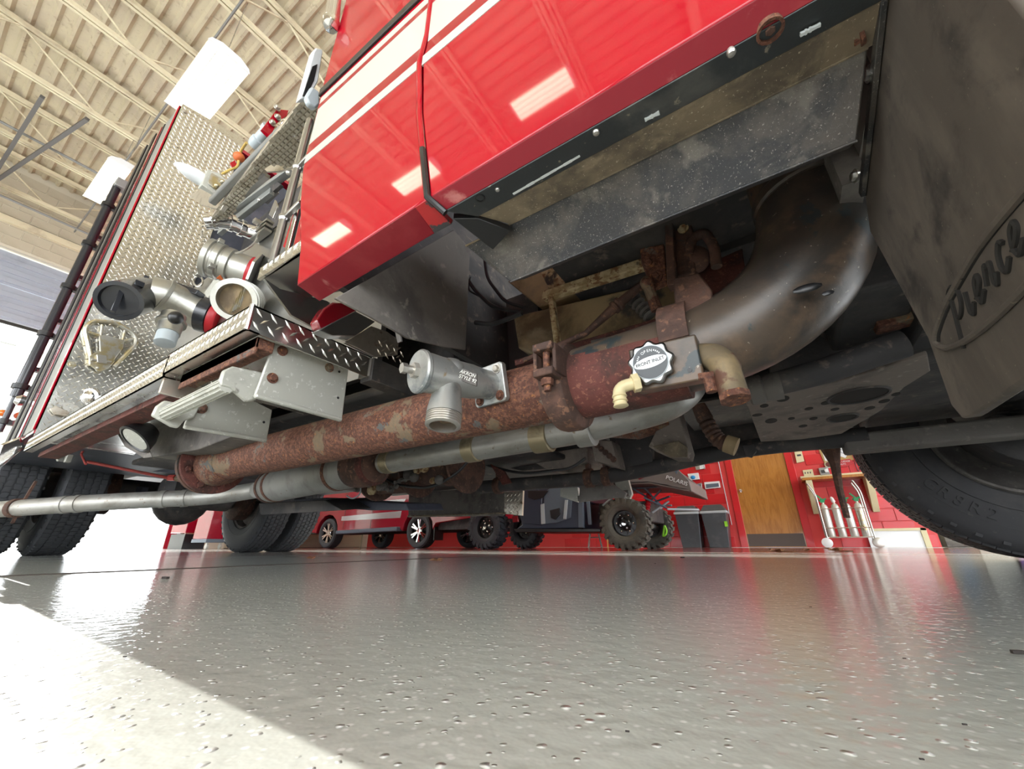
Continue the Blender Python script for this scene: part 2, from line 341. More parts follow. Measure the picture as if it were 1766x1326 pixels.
# ================================================================== SETTING
XR, XF, YN, YW, ZC = -11.6, 7.0, -6.5, 9.2, 7.2
KR = 1.196     # heights on the rear wall
mb = MB().box(XR-.2, XF, YN, 3.95, -.1, 0).box(XR-.2, XF, 8.72, 14, -.1, 0)
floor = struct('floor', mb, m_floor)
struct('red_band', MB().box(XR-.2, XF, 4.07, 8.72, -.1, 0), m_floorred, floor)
struct('white_line', MB().box(XR-.2, XF, 3.95, 4.07, -.1, .0005), m_floorwht, floor)
struct('wall_gutter_strip', MB().box(XR-.2, 1.9, 9.0, 9.19, 0, .004), m_floorwht, floor)
struct('floor_joint', MB().box(-1.66, -1.615, YN, 3.9, 0, .0012), m_joint, floor)
struct('ground_outside', MB().box(-60, XR-.2, -30, 30, -.12, -.02), m_grass)
# ceiling deck with ribs running along X
mb = MB(); ys = YN; prof = []
while ys < 14.0:
    prof += [(ys, ZC), (ys+.035, ZC+.045), (ys+.13, ZC+.045), (ys+.165, ZC)]; ys += .2
prof.append((14.2, ZC))
vs = []; fs = []
for (y, z) in prof: vs += [(XR, y, z), (XF, y, z)]
for i in range(len(prof)-1): fs.append((2*i, 2*i+1, 2*i+3, 2*i+2))
mb.add(vs, fs); mb.box(XR-.3, XF+.3, YN-.3, 14.3, ZC+.10, ZC+.2)
ceiling = struct('ceiling', mb, m_deck)
# open-web joists along Y
for k in range(12):
    x = -11.15 + 1.64*k
    if x > XF-.2: break
    zb, zt = 6.37, 7.10
    mb = MB()
    for dx in (-.045, .02): mb.box(x+dx, x+dx+.04, YN, 14, zt, zt+.07)
    j = struct('ceiling_joist', mb, m_joist, ceiling)
    mb = MB()
    for dx in (-.04, .015): mb.box(x+dx, x+dx+.036, YN+.2, 13.8, zb, zb+.06)
    struct('bottom_chord', mb, m_joist, j)
    y = YN+.3; up = True
    while y < 10.5:
        y2 = y + 1.05
        a, b = ((x, y, zb+.02), (x, y2, zt+.02)) if up else ((x, y, zt+.02), (x, y2, zb+.02))
        if -2.2 < y < 3.2 and x < -1: struct('web_bar', MB().cyl(a, b, .014, 6), m_joist, j)
        elif y < 9: mb2 = MB().cyl(a, b, .014, 6); struct('web_bar', mb2, m_joist, j)
        y = y2; up = not up
# thin lines hanging under the joists (conduits and rods)
mb = MB().tube([(XR+.1, .58, 6.30), (-.5, .58, 6.30)], .014, 8)
struct('ceiling_conduit', mb, m_hoseg, ceiling)
for xx, zz in ((-10.7, 5.95), (-9.1, 6.28)): struct('ceiling_conduit', MB().tube([(xx, -3, zz), (xx, 7, zz)], .022, 8), m_hoseg, ceiling)
struct('door_track', MB().bar((-11.0,-.63,6.2), (-7.9,-.47,6.2), .05, .05), m_under_early, ceiling)
struct('door_track', MB().bar((-11.0,-.62,6.2), (-7.8,-.01,6.2), .05, .05), m_under_early, ceiling)

# block wall helper: every block its own object
def blocks(parent, mat, y0, axis, a0, a1, z0, z1, skip=None, sgn=-1, L=.40, H=.20):
    g = .005; t = .012
    b = MB(); w2, h2 = L/2-g, H/2-g
    if axis == 'x':
        P = [(-w2,0,-h2),(w2,0,-h2),(w2,0,h2),(-w2,0,h2)]; Q = [(p[0]*.985, sgn*t, p[2]*.97) for p in P]; f = [(4,5,6,7),(0,1,5,4),(1,2,6,5),(2,3,7,6),(3,0,4,7)]
    else:
        P = [(0,-w2,-h2),(0,w2,-h2),(0,w2,h2),(0,-w2,h2)]; Q = [(sgn*t, p[1]*.985, p[2]*.97) for p in P]; f = [(4,5,6,7),(0,1,5,4),(1,2,6,5),(2,3,7,6),(3,0,4,7)]
    b.add(P+Q, f); me = b.mesh('block', mat, False)
    r = 0; z = z0
    while z < z1-.01:
        a = a0 + (L/2 if r % 2 else 0)
        while a < a1-.01:
            c = a + L/2
            if c + L/2 <= a1+.21 and not (skip and skip(c, z+H/2)):
                o = bpy.data.objects.new('block', me); COL.objects.link(o); o.parent = parent
                o.location = (c, y0, z+H/2) if axis == 'x' else (y0, c, z+H/2)
            a += L
        z += H; r += 1
DX0, DX1 = -.80, .30          # rough door opening in the red wall
mb = MB().box(XR-.2, DX0, YW, YW+.2, 0, ZC+.1).box(DX1, 1.92, YW, YW+.2, 0, ZC+.1).box(DX0, DX1, YW, YW+.2, 2.18, ZC+.1)
wall_far = struct('wall_far', mb, m_mortred)
blocks(wall_far, m_wallred, YW, 'x', -4.5, 1.72, 0, 2.2, lambda c, z: DX0-.2 < c < DX1+.2 and z < 2.15)
mb = MB().box(DX0-.02, -.704, YW-.03, YW+.12, 0, 2.16).box(.204, DX1+.02, YW-.03, YW+.12, 0, 2.16).box(-.715, .21, YW-.03, YW+.12, 2.09, 2.18)
struct('trim_1', mb, m_wallred, bevel=.004)
struct('door_backing', MB().box(-.78, .28, YW+.12, YW+.16, 0, 2.18), m_wallred, wall_far)  # unseen sheet added to stop sky light leaking round the door
door = struct('door_1', MB().box(-.705, .205, YW+.0, YW+.05, .01, 2.09), m_wood)
obj('kick_plate', MB().box(-.69, .19, YW-.006, YW, .02, .235), m_kick, door)
obj('door_knob', MB().lathe((-.645, YW, 1.03), (0,-1,0), [(0,.03),(.006,.03),(.008,.012),(.03,.012),(.036,.026),(.055,.03),(.07,.018),(.072,0)], 16), m_chrome, door)
# recess at the right of the red wall
struct('wall_recess', MB().box(1.92, XF, 11.5, 11.7, 0, ZC+.1).box(1.72, 1.92, YW+.2, 11.5, 0, ZC+.1), m_beige)
# rear wall with open bay 1 and closed bay 2
mb = MB().box(XR-.25, XR, YN, -1.0, 0, ZC+.1).box(XR-.25, XR, 3.95, 5.0, 0, ZC+.1).box(XR-.25, XR, 9.0, YW+.2, 0, ZC+.1)
mb.box(XR-.25, XR, -1.0, 3.95, 5.45, ZC+.1).box(XR-.25, XR, 5.0, 9.0, 5.45, ZC+.1)
wall_rear = struct('wall_rear', mb, m_mortbe)
blocks(wall_rear, m_beige, XR, 'y', -3.0, 2.2, 5.5, 7.1, None, 1)
# steel lintel beam and red/white jamb
struct('trim_2', MB().box(XR-.02, XR+.09, -1.3, 4.1, 5.93, 6.05), m_joist)
struct('trim_3', MB().box(XR, XR+.04, 3.78, 3.94, 0, 4.9), m_truckred)
struct('trim_4', MB().box(XR+.02, XR+.10, 3.94, 4.02, 0, 4.9).box(XR+.02, XR+.08, 4.08, 4.11, 0, 4.9), m_silver)
# bay 1 door, raised: ribbed sections still hanging in the opening
d2 = struct('door_2', MB().box(XR-.14, XR-.10, -1.0, 3.95, 4.0, 4.06), m_blk)
for i in range(2):
    z0 = 4.07 + i*.68
    s = obj('door_section', MB().box(XR-.14, XR-.09, -1.0, 3.95, z0, z0+.665), m_doorp, d2, smooth=False)
    for q in range(3): obj('rib', MB().box(XR-.09, XR-.065, -.98, 3.93, z0+.05+q*.20, z0+.15+q*.20), m_doorp, s, bevel=.004)
# bay 2 door, closed
d3 = struct('door_3', MB().box(XR-.14, XR-.12, 5.0, 9.0, 0, 5.45), m_blk)
for i in range(9):
    z0 = .01 + i*.56; s = obj('door_section', MB().box(XR-.12, XR-.07, 5.0, 9.0, z0, z0+.55), m_doorb, d3, smooth=False)
    for q in range(3): obj('rib', MB().box(XR-.07, XR-.055, 5.02, 8.98, z0+.05+q*.17, z0+.13+q*.17), m_doorb, s, bevel=.004)
# near wall and front wall (behind the camera), with unseen openings added for fill light
mb = MB().box(XR-.2, -9, YN-.2, YN, 0, ZC+.1).box(6.5, XF, YN-.2, YN, 0, ZC+.1).box(-9, 6.5, YN-.2, YN, 3.2, ZC+.1).box(-1.8, -1.2, YN-.2, YN, 0, 3.2)
struct('wall_near', mb, m_beige)
mb = MB().box(XF, XF+.2, YN, -5.5, 0, ZC+.1).box(XF, XF+.2, -1.2, -.6, 0, ZC+.1).box(XF, XF+.2, 3.7, 4.3, 0, ZC+.1).box(XF, XF+.2, 8.6, 14, 0, ZC+.1).box(XF, XF+.2, -5.5, 8.6, 4.4, ZC+.1)
struct('wall_front', mb, m_beige)
# building across the yard
b = thing('building', (-26, -10, 0), 'grey building with pale band across the yard beyond the raised bay door', 'building')
obj('wall', MB().box(-30, -26, -30, 1.4, 0, 8.0), m_bldg, b, smooth=False)
obj('roof_edge', MB().box(-30.2, -25.9, -30, 1.3, 8.0, 8.12), m_silver, b)
obj('pale_band', MB().box(-25.98, -25.95, -30, 1.2, 7.25, 7.33), m_whitepl, b)

# ------------------------------------------------------------------ ceiling lamps
def lamp(x, y, z, label, L=.58, W=.205):
    t = thing('ceiling_light', (x, y, z), label, 'light', 'ceiling lights')
    pr = [(-W, 0), (-W*.9, .05), (-W*.45, .10), (W*.45, .10), (W*.9, .05), (W, 0)]
    obj('housing', MB().slab([(x-L, y+a, z+b) for a, b in pr], (2*L, 0, 0)), m_lampcase, t)
    for xe in (x+L, x-L-.02): obj('end_cap', MB().slab([(xe, y+a*1.02, z+b*1.05-.004) for a, b in pr], (.02, 0, 0)), m_whitepl, t)
    obj('diffuser', MB().box(x-L+.01, x+L-.01, y-W+.008, y+W-.008, z-.012, z-.002), m_lamp, t)
    for k in range(1, 4): obj('diffuser_seam', MB().box(x-L+.01, x+L-.01, y-W+2*W*k/4-.004, y-W+2*W*k/4+.004, z-.014, z-.0115), m_castw, t)
    for q in (-.36*L/.58, .36*L/.58): obj('hanger', MB().cyl((x+q, y, z+.1), (x+q, y, 6.4), .005, 6), m_steel, t)
LP = [(-4.72, .64, 'large glowing ceiling light directly above the tread plate bulkhead', .58, .205),
      (-7.50, .52, 'smaller glowing ceiling light farther back beside the truck edge', .58, .205),
      (-1.43, -2.23, 'narrow ceiling light mirrored highest in the red cab door', .38, .13),
      (-3.57, -2.25, 'narrow ceiling light mirrored across the seam of the red cab door', .38, .13),
      (-5.65, -2.28, 'narrow ceiling light mirrored lowest in the red cab corner', .38, .13),
      (-7.5, 4.4, 'added unseen ceiling light over the pickup truck front', .58, .205), (-3.6, 5.2, 'added unseen ceiling light over the gap behind the pickup truck', .58, .205),  # lamps from here on are unseen, added only to light the hall
      (-.4, 7.3, 'added unseen ceiling light over the wooden door', .58, .205), (-3.2, 7.6, 'added unseen ceiling light over the utility vehicle', .58, .205),
      (3.2, 5.6, 'added unseen ceiling light over the purple crate', .58, .205), (3.5, -3.4, 'added unseen ceiling light ahead of the cab, near side', .58, .205)]
for x, y, lb, L_, W_ in LP: lamp(x, y, 5.1, lb, L_, W_)
# ================================================================== FIRE ENGINE
Y0 = .33
T = thing('fire_engine', (-2.6, 1.58, 0), 'red fire engine with white stripe seen from beneath, pipes and wheels under it', 'truck')
def P(name, mb, mat, bevel=0, parent=None, label=None, **k): return obj(name, mb, mat, parent or T, bevel, label, **k)
V = Vector
# ---- cab: rear corner panel, door, stripes, mouldings
zt = 2.35
corner = [(-.375,Y0,.575), (-.728,Y0,.553), (-.752,Y0,.66), (-.80,Y0,.80), (-.834,Y0,.935), (-.845,Y0,1.25), (-.835,Y0,zt), (-.43,Y0,zt), (-.428,Y0,1.05), (-.439,Y0,.975), (-.42,Y0,.80)]
cabp = P('cab_corner_panel', MB().slab(corner, (0,.03,0)), m_red, .004)
doorp_ = [(-.366,Y0,.575), (.62,Y0,.585), (.62,Y0,zt), (-.418,Y0,zt), (-.416,Y0,1.05), (-.426,Y0,.975), (-.408,Y0,.80)]
doorc = P('cab_door', MB().slab(doorp_, (0,.03,0)), m_red, .004)
# rolled lower edge under the crease
P('lower_flange', MB().slab([(-.728,Y0+.001,.553), (-.40,Y0+.001,.5735), (-.40,.378,.556), (-.72,.378,.538)], (0,.004,.012)), m_redbev, .001, cabp)
P('scuffed_corner', MB().slab([(-.40,Y0+.001,.5735), (-.375,Y0+.001,.575), (-.362,.378,.556), (-.40,.378,.556)], (0,.004,.012)), m_bevblk, .001, cabp)
P('lower_flange', MB().slab([(-.366,Y0+.001,.575), (.62,Y0+.001,.585), (.62,.352,.566), (-.352,.352,.558)], (0,.004,.012)), m_redbev, .001, doorc)
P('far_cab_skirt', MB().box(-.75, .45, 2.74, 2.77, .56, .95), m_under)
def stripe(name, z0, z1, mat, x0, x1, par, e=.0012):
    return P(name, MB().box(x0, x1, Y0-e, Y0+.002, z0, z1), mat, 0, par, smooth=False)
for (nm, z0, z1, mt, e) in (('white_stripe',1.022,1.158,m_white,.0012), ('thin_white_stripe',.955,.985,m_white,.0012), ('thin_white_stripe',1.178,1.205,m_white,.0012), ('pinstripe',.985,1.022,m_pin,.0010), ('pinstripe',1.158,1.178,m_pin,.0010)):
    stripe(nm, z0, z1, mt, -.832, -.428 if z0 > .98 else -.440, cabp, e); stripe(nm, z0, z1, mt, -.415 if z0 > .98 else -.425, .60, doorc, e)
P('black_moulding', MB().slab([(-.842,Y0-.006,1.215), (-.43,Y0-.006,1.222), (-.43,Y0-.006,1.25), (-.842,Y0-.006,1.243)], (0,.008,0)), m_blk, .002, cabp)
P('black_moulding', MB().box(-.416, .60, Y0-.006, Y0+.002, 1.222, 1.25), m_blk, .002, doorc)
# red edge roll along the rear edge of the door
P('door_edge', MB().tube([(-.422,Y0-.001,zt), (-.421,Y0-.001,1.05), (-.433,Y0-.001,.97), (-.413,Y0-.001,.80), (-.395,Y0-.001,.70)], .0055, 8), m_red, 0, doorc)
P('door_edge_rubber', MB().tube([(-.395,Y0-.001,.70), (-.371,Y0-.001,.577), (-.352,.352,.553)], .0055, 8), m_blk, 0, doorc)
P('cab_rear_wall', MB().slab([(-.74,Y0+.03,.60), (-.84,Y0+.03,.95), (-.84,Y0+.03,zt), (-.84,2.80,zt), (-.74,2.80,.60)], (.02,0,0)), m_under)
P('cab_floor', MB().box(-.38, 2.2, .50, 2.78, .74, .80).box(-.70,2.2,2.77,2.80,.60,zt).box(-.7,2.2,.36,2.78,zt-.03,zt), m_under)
# sill rail, brown channel, black step box
def xs(Z, Y): return Z*Y
rail = P('sill_rail', MB().slab([(-.352,.352,.556), (.60,.352,.566), (.60,.392,.572), (-.318,.392,.560)], (0,0,.01)), m_rail, .001)
for px, py, s in ((1261,91,.0048),(1028,228,.0048),(858,326,.004)):
    p = at(px, py, 2, .559); P('rivet', MB().lathe(p, (0,0,-1), [(-.004,s),(.001,s),(.003,s*.75),(.004,0)], 14), m_steel, 0, rail)
p = at(1328, 52, 2, .562); P('plug', MB().lathe(p, (0,0,-1), [(-.004,.013),(.002,.013),(.002,.010),(-.002,.009),(-.002,.0)], 18), m_rust, 0, rail)
P('plug_screw', MB().bolt(p+V((0,0,.002)), (0,0,-1), .005), m_rustdk, 0, rail)
p = at(828, 341, 2, .558); P('drain_hole', MB().lathe(p, (0,0,-1), [(-.004,.008),(.0015,.008),(.0015,.006),(-.003,.006)], 14), m_blk, 0, rail)
for (a, b_) in (((885,334),(1000,268)), ((1112,207),(1137,194)), ((1380,60),(1415,42))):
    A, B = at(*a, 2, .5605), at(*b_, 2, .5615)
    mb = MB(); n = 9
    for i in range(n):
        u = A.lerp(B, i/n); v = A.lerp(B, (i+1)/n); mb.bar(u, v, .0025+.0022*rnd.random(), .003)
    P('paint_chip', mb, m_paper, 0, rail)
P('brown_channel', MB().slab([(-.318,.392,.562), (.60,.392,.572), (.60,.44,.574), (-.287,.44,.566)], (0,0,.01)).slab([(-.318,.392,.560),(.6,.392,.570),(.6,.396,.580),(-.318,.396,.570)],(0,0,.004)), m_brown, .001)
P('channel_end', MB().slab([(-.318,.392,.556), (-.352,.37,.556), (-.33,.45,.54), (-.287,.44,.552)], (0,0,.012)), m_blk, .001)
# black box plate: upper edge and lower edge both along X, cut off at its left end
UE = lambda px, py: at(px, py, 1, .44)
LE = lambda px, py: at(px, py, 1, .50)
pl = [UE(803,424), UE(1150,250), UE(1497,82), LE(1478,243), LE(1175,365), LE(880,486), LE(845,458)]
P('step_box_plate', MB().slab(pl, (0,.006,.008)), m_plate, .002)
P('step_box_bottom', MB().slab([LE(880,486)+V((0,.002,.002)), LE(1478,243)+V((0,.002,.002)), LE(1478,243)+V((0,.03,.02)), LE(880,486)+V((.01,.03,.02))], (0,0,.006)), m_under)
P('plate_lip', MB().tube([LE(880,486), LE(1175,365), LE(1478,243)], .0018, 6), m_plate)
P('plate_lip', MB().tube([UE(803,424), UE(1497,82)], .0018, 6), m_brown)
# ---- mud flap with its bracket and cast oval
XF_ = .19
fl = [at(1490,330,0,XF_), at(1500,400,0,XF_), at(1600,585,0,XF_), at(1640,700,0,XF_), at(1658,722,0,XF_), at(1672,720,0,XF_), at(1766,657,0,XF_), V((XF_,.30,.175)), V((XF_,.30,.60)), at(1540,-60,0,XF_), at(1527,0,0,XF_), at(1505,150,0,XF_)]
flap = P('mud_flap', MB().slab(fl, (.012,0,0)), m_flap, .003)
ov = []
cx_, cz_ = .50, .285
rim = [at(px,py,0,XF_) for px,py in ((1617,588),(1617,576),(1623,556),(1637,520),(1663,474),(1688,431),(1719,390),(1766,335),(1800,295))]
rim2 = [at(px,py,0,XF_) for px,py in ((1617,588),(1623,597),(1636,600),(1663,591),(1701,565),(1739,530),(1766,503),(1800,465))]
cr = lambda pts: fillet(pts, .02, 4)
P('oval_rim', MB().tube([p+V((-.0015,0,0)) for p in cr(rim)], .0035, 8), m_flap, 0, flap)
P('oval_rim', MB().tube([p+V((-.0015,0,0)) for p in cr(rim2)], .0035, 8), m_flap, 0, flap)
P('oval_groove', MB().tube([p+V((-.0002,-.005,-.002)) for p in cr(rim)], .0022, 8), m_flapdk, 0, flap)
# raised script lettering "Pierce" as strokes in flap coordinates, read from the rear
def glyph(strokes, o, ux, uz, s):
    mb = MB()
    for st in strokes:
        pts = [V(o)+V(ux)*(a*s)+V(uz)*(b*s) for a, b in st]; mb.tube(fillet(pts, s*.5, 5), s*.05, 6)
    return mb
def arc(cx, cy, rx, ry, a0, a1, n=10): return [(cx+rx*cos(radians(a0+(a1-a0)*i/n)), cy+ry*sin(radians(a0+(a1-a0)*i/n))) for i in range(n+1)]
GL = {'P': ([[(.1,-.35),(.28,.95)], arc(.38,.62,.36,.36,150,-95)], .78), 'i': ([[(.1,.55),(.05,.1),(.18,0),(.36,.2)], [(.22,.78),(.24,.84)]], .36),
      'e': ([[(.0,.2),(.2,.28),(.36,.42),(.30,.58),(.12,.5),(.04,.2),(.16,0),(.42,.18)]], .42), 'r': ([[(.0,.18),(.14,.55),(.2,.45),(.36,.5),(.30,.1),(.38,0),(.5,.2)]], .48),
      'c': ([[(.38,.46),(.26,.58),(.08,.42),(.06,.14),(.2,0),(.42,.18)]], .42)}
o = at(1652, 572, 0, XF_)+V((-.001,0,-.004)); s = .043
ux, uz = V((0,-1,.0)), V((0,-.30,1)); adv = 0
for ch in 'Pierce':
    st, wd_ = GL[ch]
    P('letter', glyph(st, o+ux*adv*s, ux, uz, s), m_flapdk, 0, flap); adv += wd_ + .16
brk = P('flap_bracket', MB().bar(at(1523,-10,0,XF_-.004), at(1487,335,0,XF_-.004), .006, .012), m_plate, .001)
for px, py in ((1500,127),(1476,303)):
    P('bolt', MB().bolt(at(px,py,0,XF_-.006), (-1,-.2,0), .0065), m_steel, 0, brk)
P('bracket_stud', MB().cyl(at(1472,64,0,XF_-.02), at(1503,52,0,XF_-.004), .006, 8).bolt(at(1482,60,0,XF_-.018), (-1,.2,-.1), .008), m_rust, 0, brk)
P('wheel_arch_liner', MB().box(.17, .2, .64, 1.05, .56, .85).box(.2, .24, .5, .75, .6, .9), m_under2)
# ---- rusted front inlet pipe, from the rear flange to the front bend
PY, PZ, PR = .75, .385, .070
pipe = P('front_inlet_pipe', MB().tube([(-1.97,PY,PZ), (-1.8,PY,PZ), (-1.2,PY,PZ), (-.6,PY,PZ), (-.37,PY,PZ)], PR, 36), m_rust)
P('red_oxide_sleeve', MB().tube([(-.37,PY,PZ), (-.10,PY,PZ+.006)], .0755, 36), m_rustred, 0, pipe)
P('flange_neck', MB().lathe((-1.97,PY,PZ), (1,0,0), [(0,.088),(.05,.086),(.12,.072)], 32), m_rust, 0, pipe)
fla = P('bolted_flange', MB().lathe((-2.0,PY,PZ+.01), (1,0,0), [(-.02,.118),(0,.128),(.014,.128),(.016,.124)], 40), m_rustred, .001)
P('flange_plate', MB().lathe((-2.03,PY,PZ+.01), (1,0,0), [(-.02,.124),(.008,.126)], 40), m_rustdk, 0, fla)
for k in range(8):
    a = 2*pi*(k+.5)/8
    P('bolt', MB().bolt((-1.984, PY+.104*cos(a), PZ+.01+.104*sin(a)), (1,0,0), .0115, .012), m_rustred, 0, fla)
bend = fillet([(-.37,PY,PZ), (.155,PY+.005,PZ+.035), (.155,PY+.03,1.0)], .26, 16)
bp_ = P('front_pipe_bend', MB().tube(bend, [.074 + min(.014, .0012*i) for i in range(len(bend))], 36), m_elbow)
P('bend_collar', MB().lathe((.155,PY+.01,.64), (0,.03,1), [(0,.089),(.004,.092),(.02,.092),(.024,.089)], 32), m_elbow, 0, bp_)
P('grease_smear', MB().ball(at(1392,497,1,PY-.085), .012, 10, (1.6,.25,.6)).ball(at(1428,505,1,PY-.085), .006, 8, (1.3,.3,.7)), m_blk, 0, bp_)
# grooved clamp with bolt
gc = P('grooved_clamp', MB().lathe((-.365,PY,PZ), (1,0,0), [(-.008,.074),(0,.092),(.012,.096),(.038,.096),(.05,.092),(.058,.074)], 36), m_rustdk, .001)
cy = PY-.085
for dz in (.042, -.012):
    P('clamp_ear', MB().box(-.355, -.312, cy-.045, cy+.02, PZ+dz-.006, PZ+dz+.010), m_rustdk, .003, gc)
for xx in (-.359, -.316): P('clamp_ear', MB().box(xx,xx+.008, cy-.035, cy+.02, PZ-.01, PZ+.05), m_rustdk, .002, gc)
P('bolt', MB().cyl((-.333,cy-.026,PZ-.045), (-.333,cy-.026,PZ+.045), .007, 12), m_rust, 0, gc)
P('bolt_nut', MB().lathe((-.333,cy-.026,PZ-.034), (0,0,1), [(0,.0125),(.014,.0125)], 6), m_rust, 0, gc)
# strap over the pipe and welded lugs
mb = MB(); st = []
for i in range(12):
    a = radians(60 + i*12); st.append((PY+.082*cos(a), PZ+.03+.082*sin(a)))
for i in range(len(st)-1):
    (ya, za), (yb, zb_) = st[i], st[i+1]
    mb.obox(((-.10), (ya+yb)/2, (za+zb_)/2), (.025,0,0), (0,(yb-ya)/2*1.15,(zb_-za)/2*1.15), (0,-(zb_-za)*.18,(yb-ya)*.18))
P('pipe_strap', mb, m_rustdk, .001)
sp = [at(px,py,1,.70) for px,py in ((1160,480),(1205,470),(1228,500),(1232,585),(1225,600),(1170,602))]
P('strap_plate', MB().slab(sp, (0,.006,0)), m_rustdk, .003)
# ---- drain valve cast body with bolt cap and threaded outlet
A_ = at(842,664,1,.665); B_ = at(722,640,1,.50); ax = (B_-A_).normalized(); LN = (B_-A_).length
upv = V((0,0,1)) - ax*ax.z; upv.normalize(); sv = ax.cross(upv)
vb = P('drain_valve', MB().lathe(A_, ax, [(-.01,.032),(.02,.033),(.05,.037),(LN-.045,.038),(LN-.022,.040),(LN-.005,.040)], 28), m_cast)
P('valve_cap', MB().lathe(B_, ax, [(-.012,.038),(-.006,.044),(.0,.044),(.003,.041),(.0035,.037),(.002,.033),(.004,.012)], 32), m_cast, 0, vb)
P('cap_bolt', MB().lathe(B_, ax, [(.002,.0155),(.014,.0155)], 6).lathe(B_, ax, [(.012,.008),(.028,.008)], 14).lathe(B_, ax, [(.026,.0105),(.036,.0105)], 6), m_steel, 0, vb)
fn = V((-.12,-.96,-.2)).normalized(); fs_ = fn.cross(V((0,0,1))).normalized(); fu = fs_.cross(fn)
sq = [A_ + (fs_*a + fu*b)*1.0 for a, b in ((-.040,-.044),(.040,-.044),(.046,-.038),(.046,.038),(.040,.044),(-.040,.044),(-.046,.038),(-.046,-.038))]
P('valve_flange', MB().slab(sq, -fn*.014), m_cast, .002, vb)
for a, b in ((.03,.03),(-.03,.03),(.03,-.03),(-.03,-.03)): P('bolt', MB().bolt(A_+fs_*a+fu*b, fn, .0075, .006), m_steel if b > 0 else m_rust, 0, vb)
o1 = A_.lerp(B_, .60); o2 = at(766,716,1,o1.y-.012); dr = (o2-o1).normalized()
P('outlet', MB().lathe(o1, dr, [(0,.028),((o2-o1).length*.55,.030),((o2-o1).length*.85,.034),((o2-o1).length,.035)], 24), m_cast, 0, vb)
mb = MB(); L_ = 0; pr = []
for i in range(5): pr += [(L_,.032),(L_+.0015,.0345),(L_+.003,.0345),(L_+.0042,.032)]; L_ += .0048
pr += [(L_,.031),(L_,.026),(0,.026)]
P('threaded_mouth', MB().lathe(o2, dr, pr, 28, False), m_steel, 0, vb)
P('mouth_inside', MB().lathe(o2+dr*.004, dr, [(0,.0262),(.002,.0262)], 24), m_rust, 0, vb)
P('cast_hump', MB().ball(o1-ax*.0+upv*.010, .032, 18, (1.2,1,.95)), m_cast, 0, vb)
fx = at(808,650,1,o1.y-.034); xd = (at(830,657,1,o1.y-.020)-at(790,643,1,o1.y-.036)).normalized()
P('name_pad', MB().obox(fx+V((0,.003,0)), xd*.0165, V((0,0,1))*.0125, xd.cross(V((0,0,1)))*.003), m_under2, .001, vb)
N_ = xd.cross(V((0,0,1)))
if N_.y > 0: N_ = -N_
for k, tx in enumerate(('AKRON', 'STYLE 92')): text('name_letters', tx, .0095, fx+N_*.0045+V((0,0,.0045-.0098*k)), xd, (0,0,1), m_coup, T, .0004)
P('weld_boss', MB().lathe(A_-fn*.012, -fn, [(0,.030),(.03,.034),(.05,.036)], 24), m_rust, 0, vb)
# ---- control knob plate with knob, elbow fitting
kc = at(1122, 625, 1, .600); kn = (CAM-kc); kn = V((kn.x*.25-.02, kn.y, kn.z*.45)).normalized(); kx = V((0,0,1)).cross(kn); kx.normalize(); kx = -kx if kx.x < 0 else kx
ky = kn.cross(kx); ky = -ky if ky.z < 0 else ky
kxr = (kx*cos(radians(7)) + ky*sin(radians(7))).normalized(); kyr = (ky*cos(radians(7)) - kx*sin(radians(7))).normalized()
bxp = P('actuator_box', MB().obox(kc - kn*.035 + kx*.018 - ky*.004, kx*.052, ky*.036, kn*.022), m_elbow, .003)
P('actuator_hole', MB().lathe(kc-kn*.0125+kx*.052-ky*.022, kn, [(0,.0035),(.001,.0035)], 12), m_blk, 0, bxp)
vs = []; n = 96
for i in range(n):
    a = 2*pi*i/n; r = .0338 + .0024*cos(9*a); vs.append(kc + (kxr*cos(a)+kyr*sin(a))*r - kn*.010)
kb = P('control_knob', MB().slab(vs, kn*.012), m_stain, .0035, bxp)
P('knob_face', MB().lathe(kc+kn*.001, kn, [(0,.0275),(.0026,.0275)], 48), m_ltgrey, 0, bxp)
P('knob_disc', MB().lathe(kc+kn*.001, kn, [(0,.0262),(.0031,.0262)], 48), m_knobf, 0, bxp)
P('knob_label_band', MB().slab([kc + kxr*.0255*cos(2*pi*i/32) + kyr*.0088*sin(2*pi*i/32) + kn*.003 for i in range(32)], kn*.0016), m_whitepl, 0, bxp)
text('knob_lettering', 'FRONT INLET', .0076, kc+kn*.0052, kxr, kyr, m_blk, bxp, .0004, xs=.95)
for ch, a in zip('OPEN', (103, 89, 75, 61)):
    ra = radians(a+10); dv = kxr*cos(ra)+kyr*sin(ra); tv = kxr*sin(ra)-kyr*cos(ra)
    text('knob_lettering', ch, .0062, kc+dv*.0185+kn*.0042, tv, dv, m_whitepl, bxp, .0002)
for a in (128,137,146,155,49,40,31,22):
    ra = radians(a+8); dv = kxr*cos(ra)+kyr*sin(ra); tv = kxr*sin(ra)-kyr*cos(ra)
    P('knob_dash', MB().obox(kc+dv*.0195+kn*.0043, tv*.0008, dv*.0012, kn*.0002), m_whitepl, 0, bxp, smooth=False)
e1, e2, e3 = at(1098,660,1,.60), at(1066,668,1,.588), at(1071,700,1,.588)
el = P('hose_elbow', MB().tube(fillet([e1, e2, e3], .014, 6), .0098, 16), m_ivory, 0)
P('elbow_hex', MB().lathe(e1, (e2-e1), [(-.004,.0155),(.007,.0155)], 6), m_ivory, .001, el)
for q in (.35,.6,.85): P('elbow_barb', MB().lathe(e2.lerp(e3,q), (e3-e2), [(0,.0098),(.005,.0118),(.006,.0098)], 16), m_ivory, 0, el)
P('elbow_mouth', MB().lathe(e3, (e3-e2), [(-.001,.0085),(.0006,.0085)], 16), m_tan, 0, el)
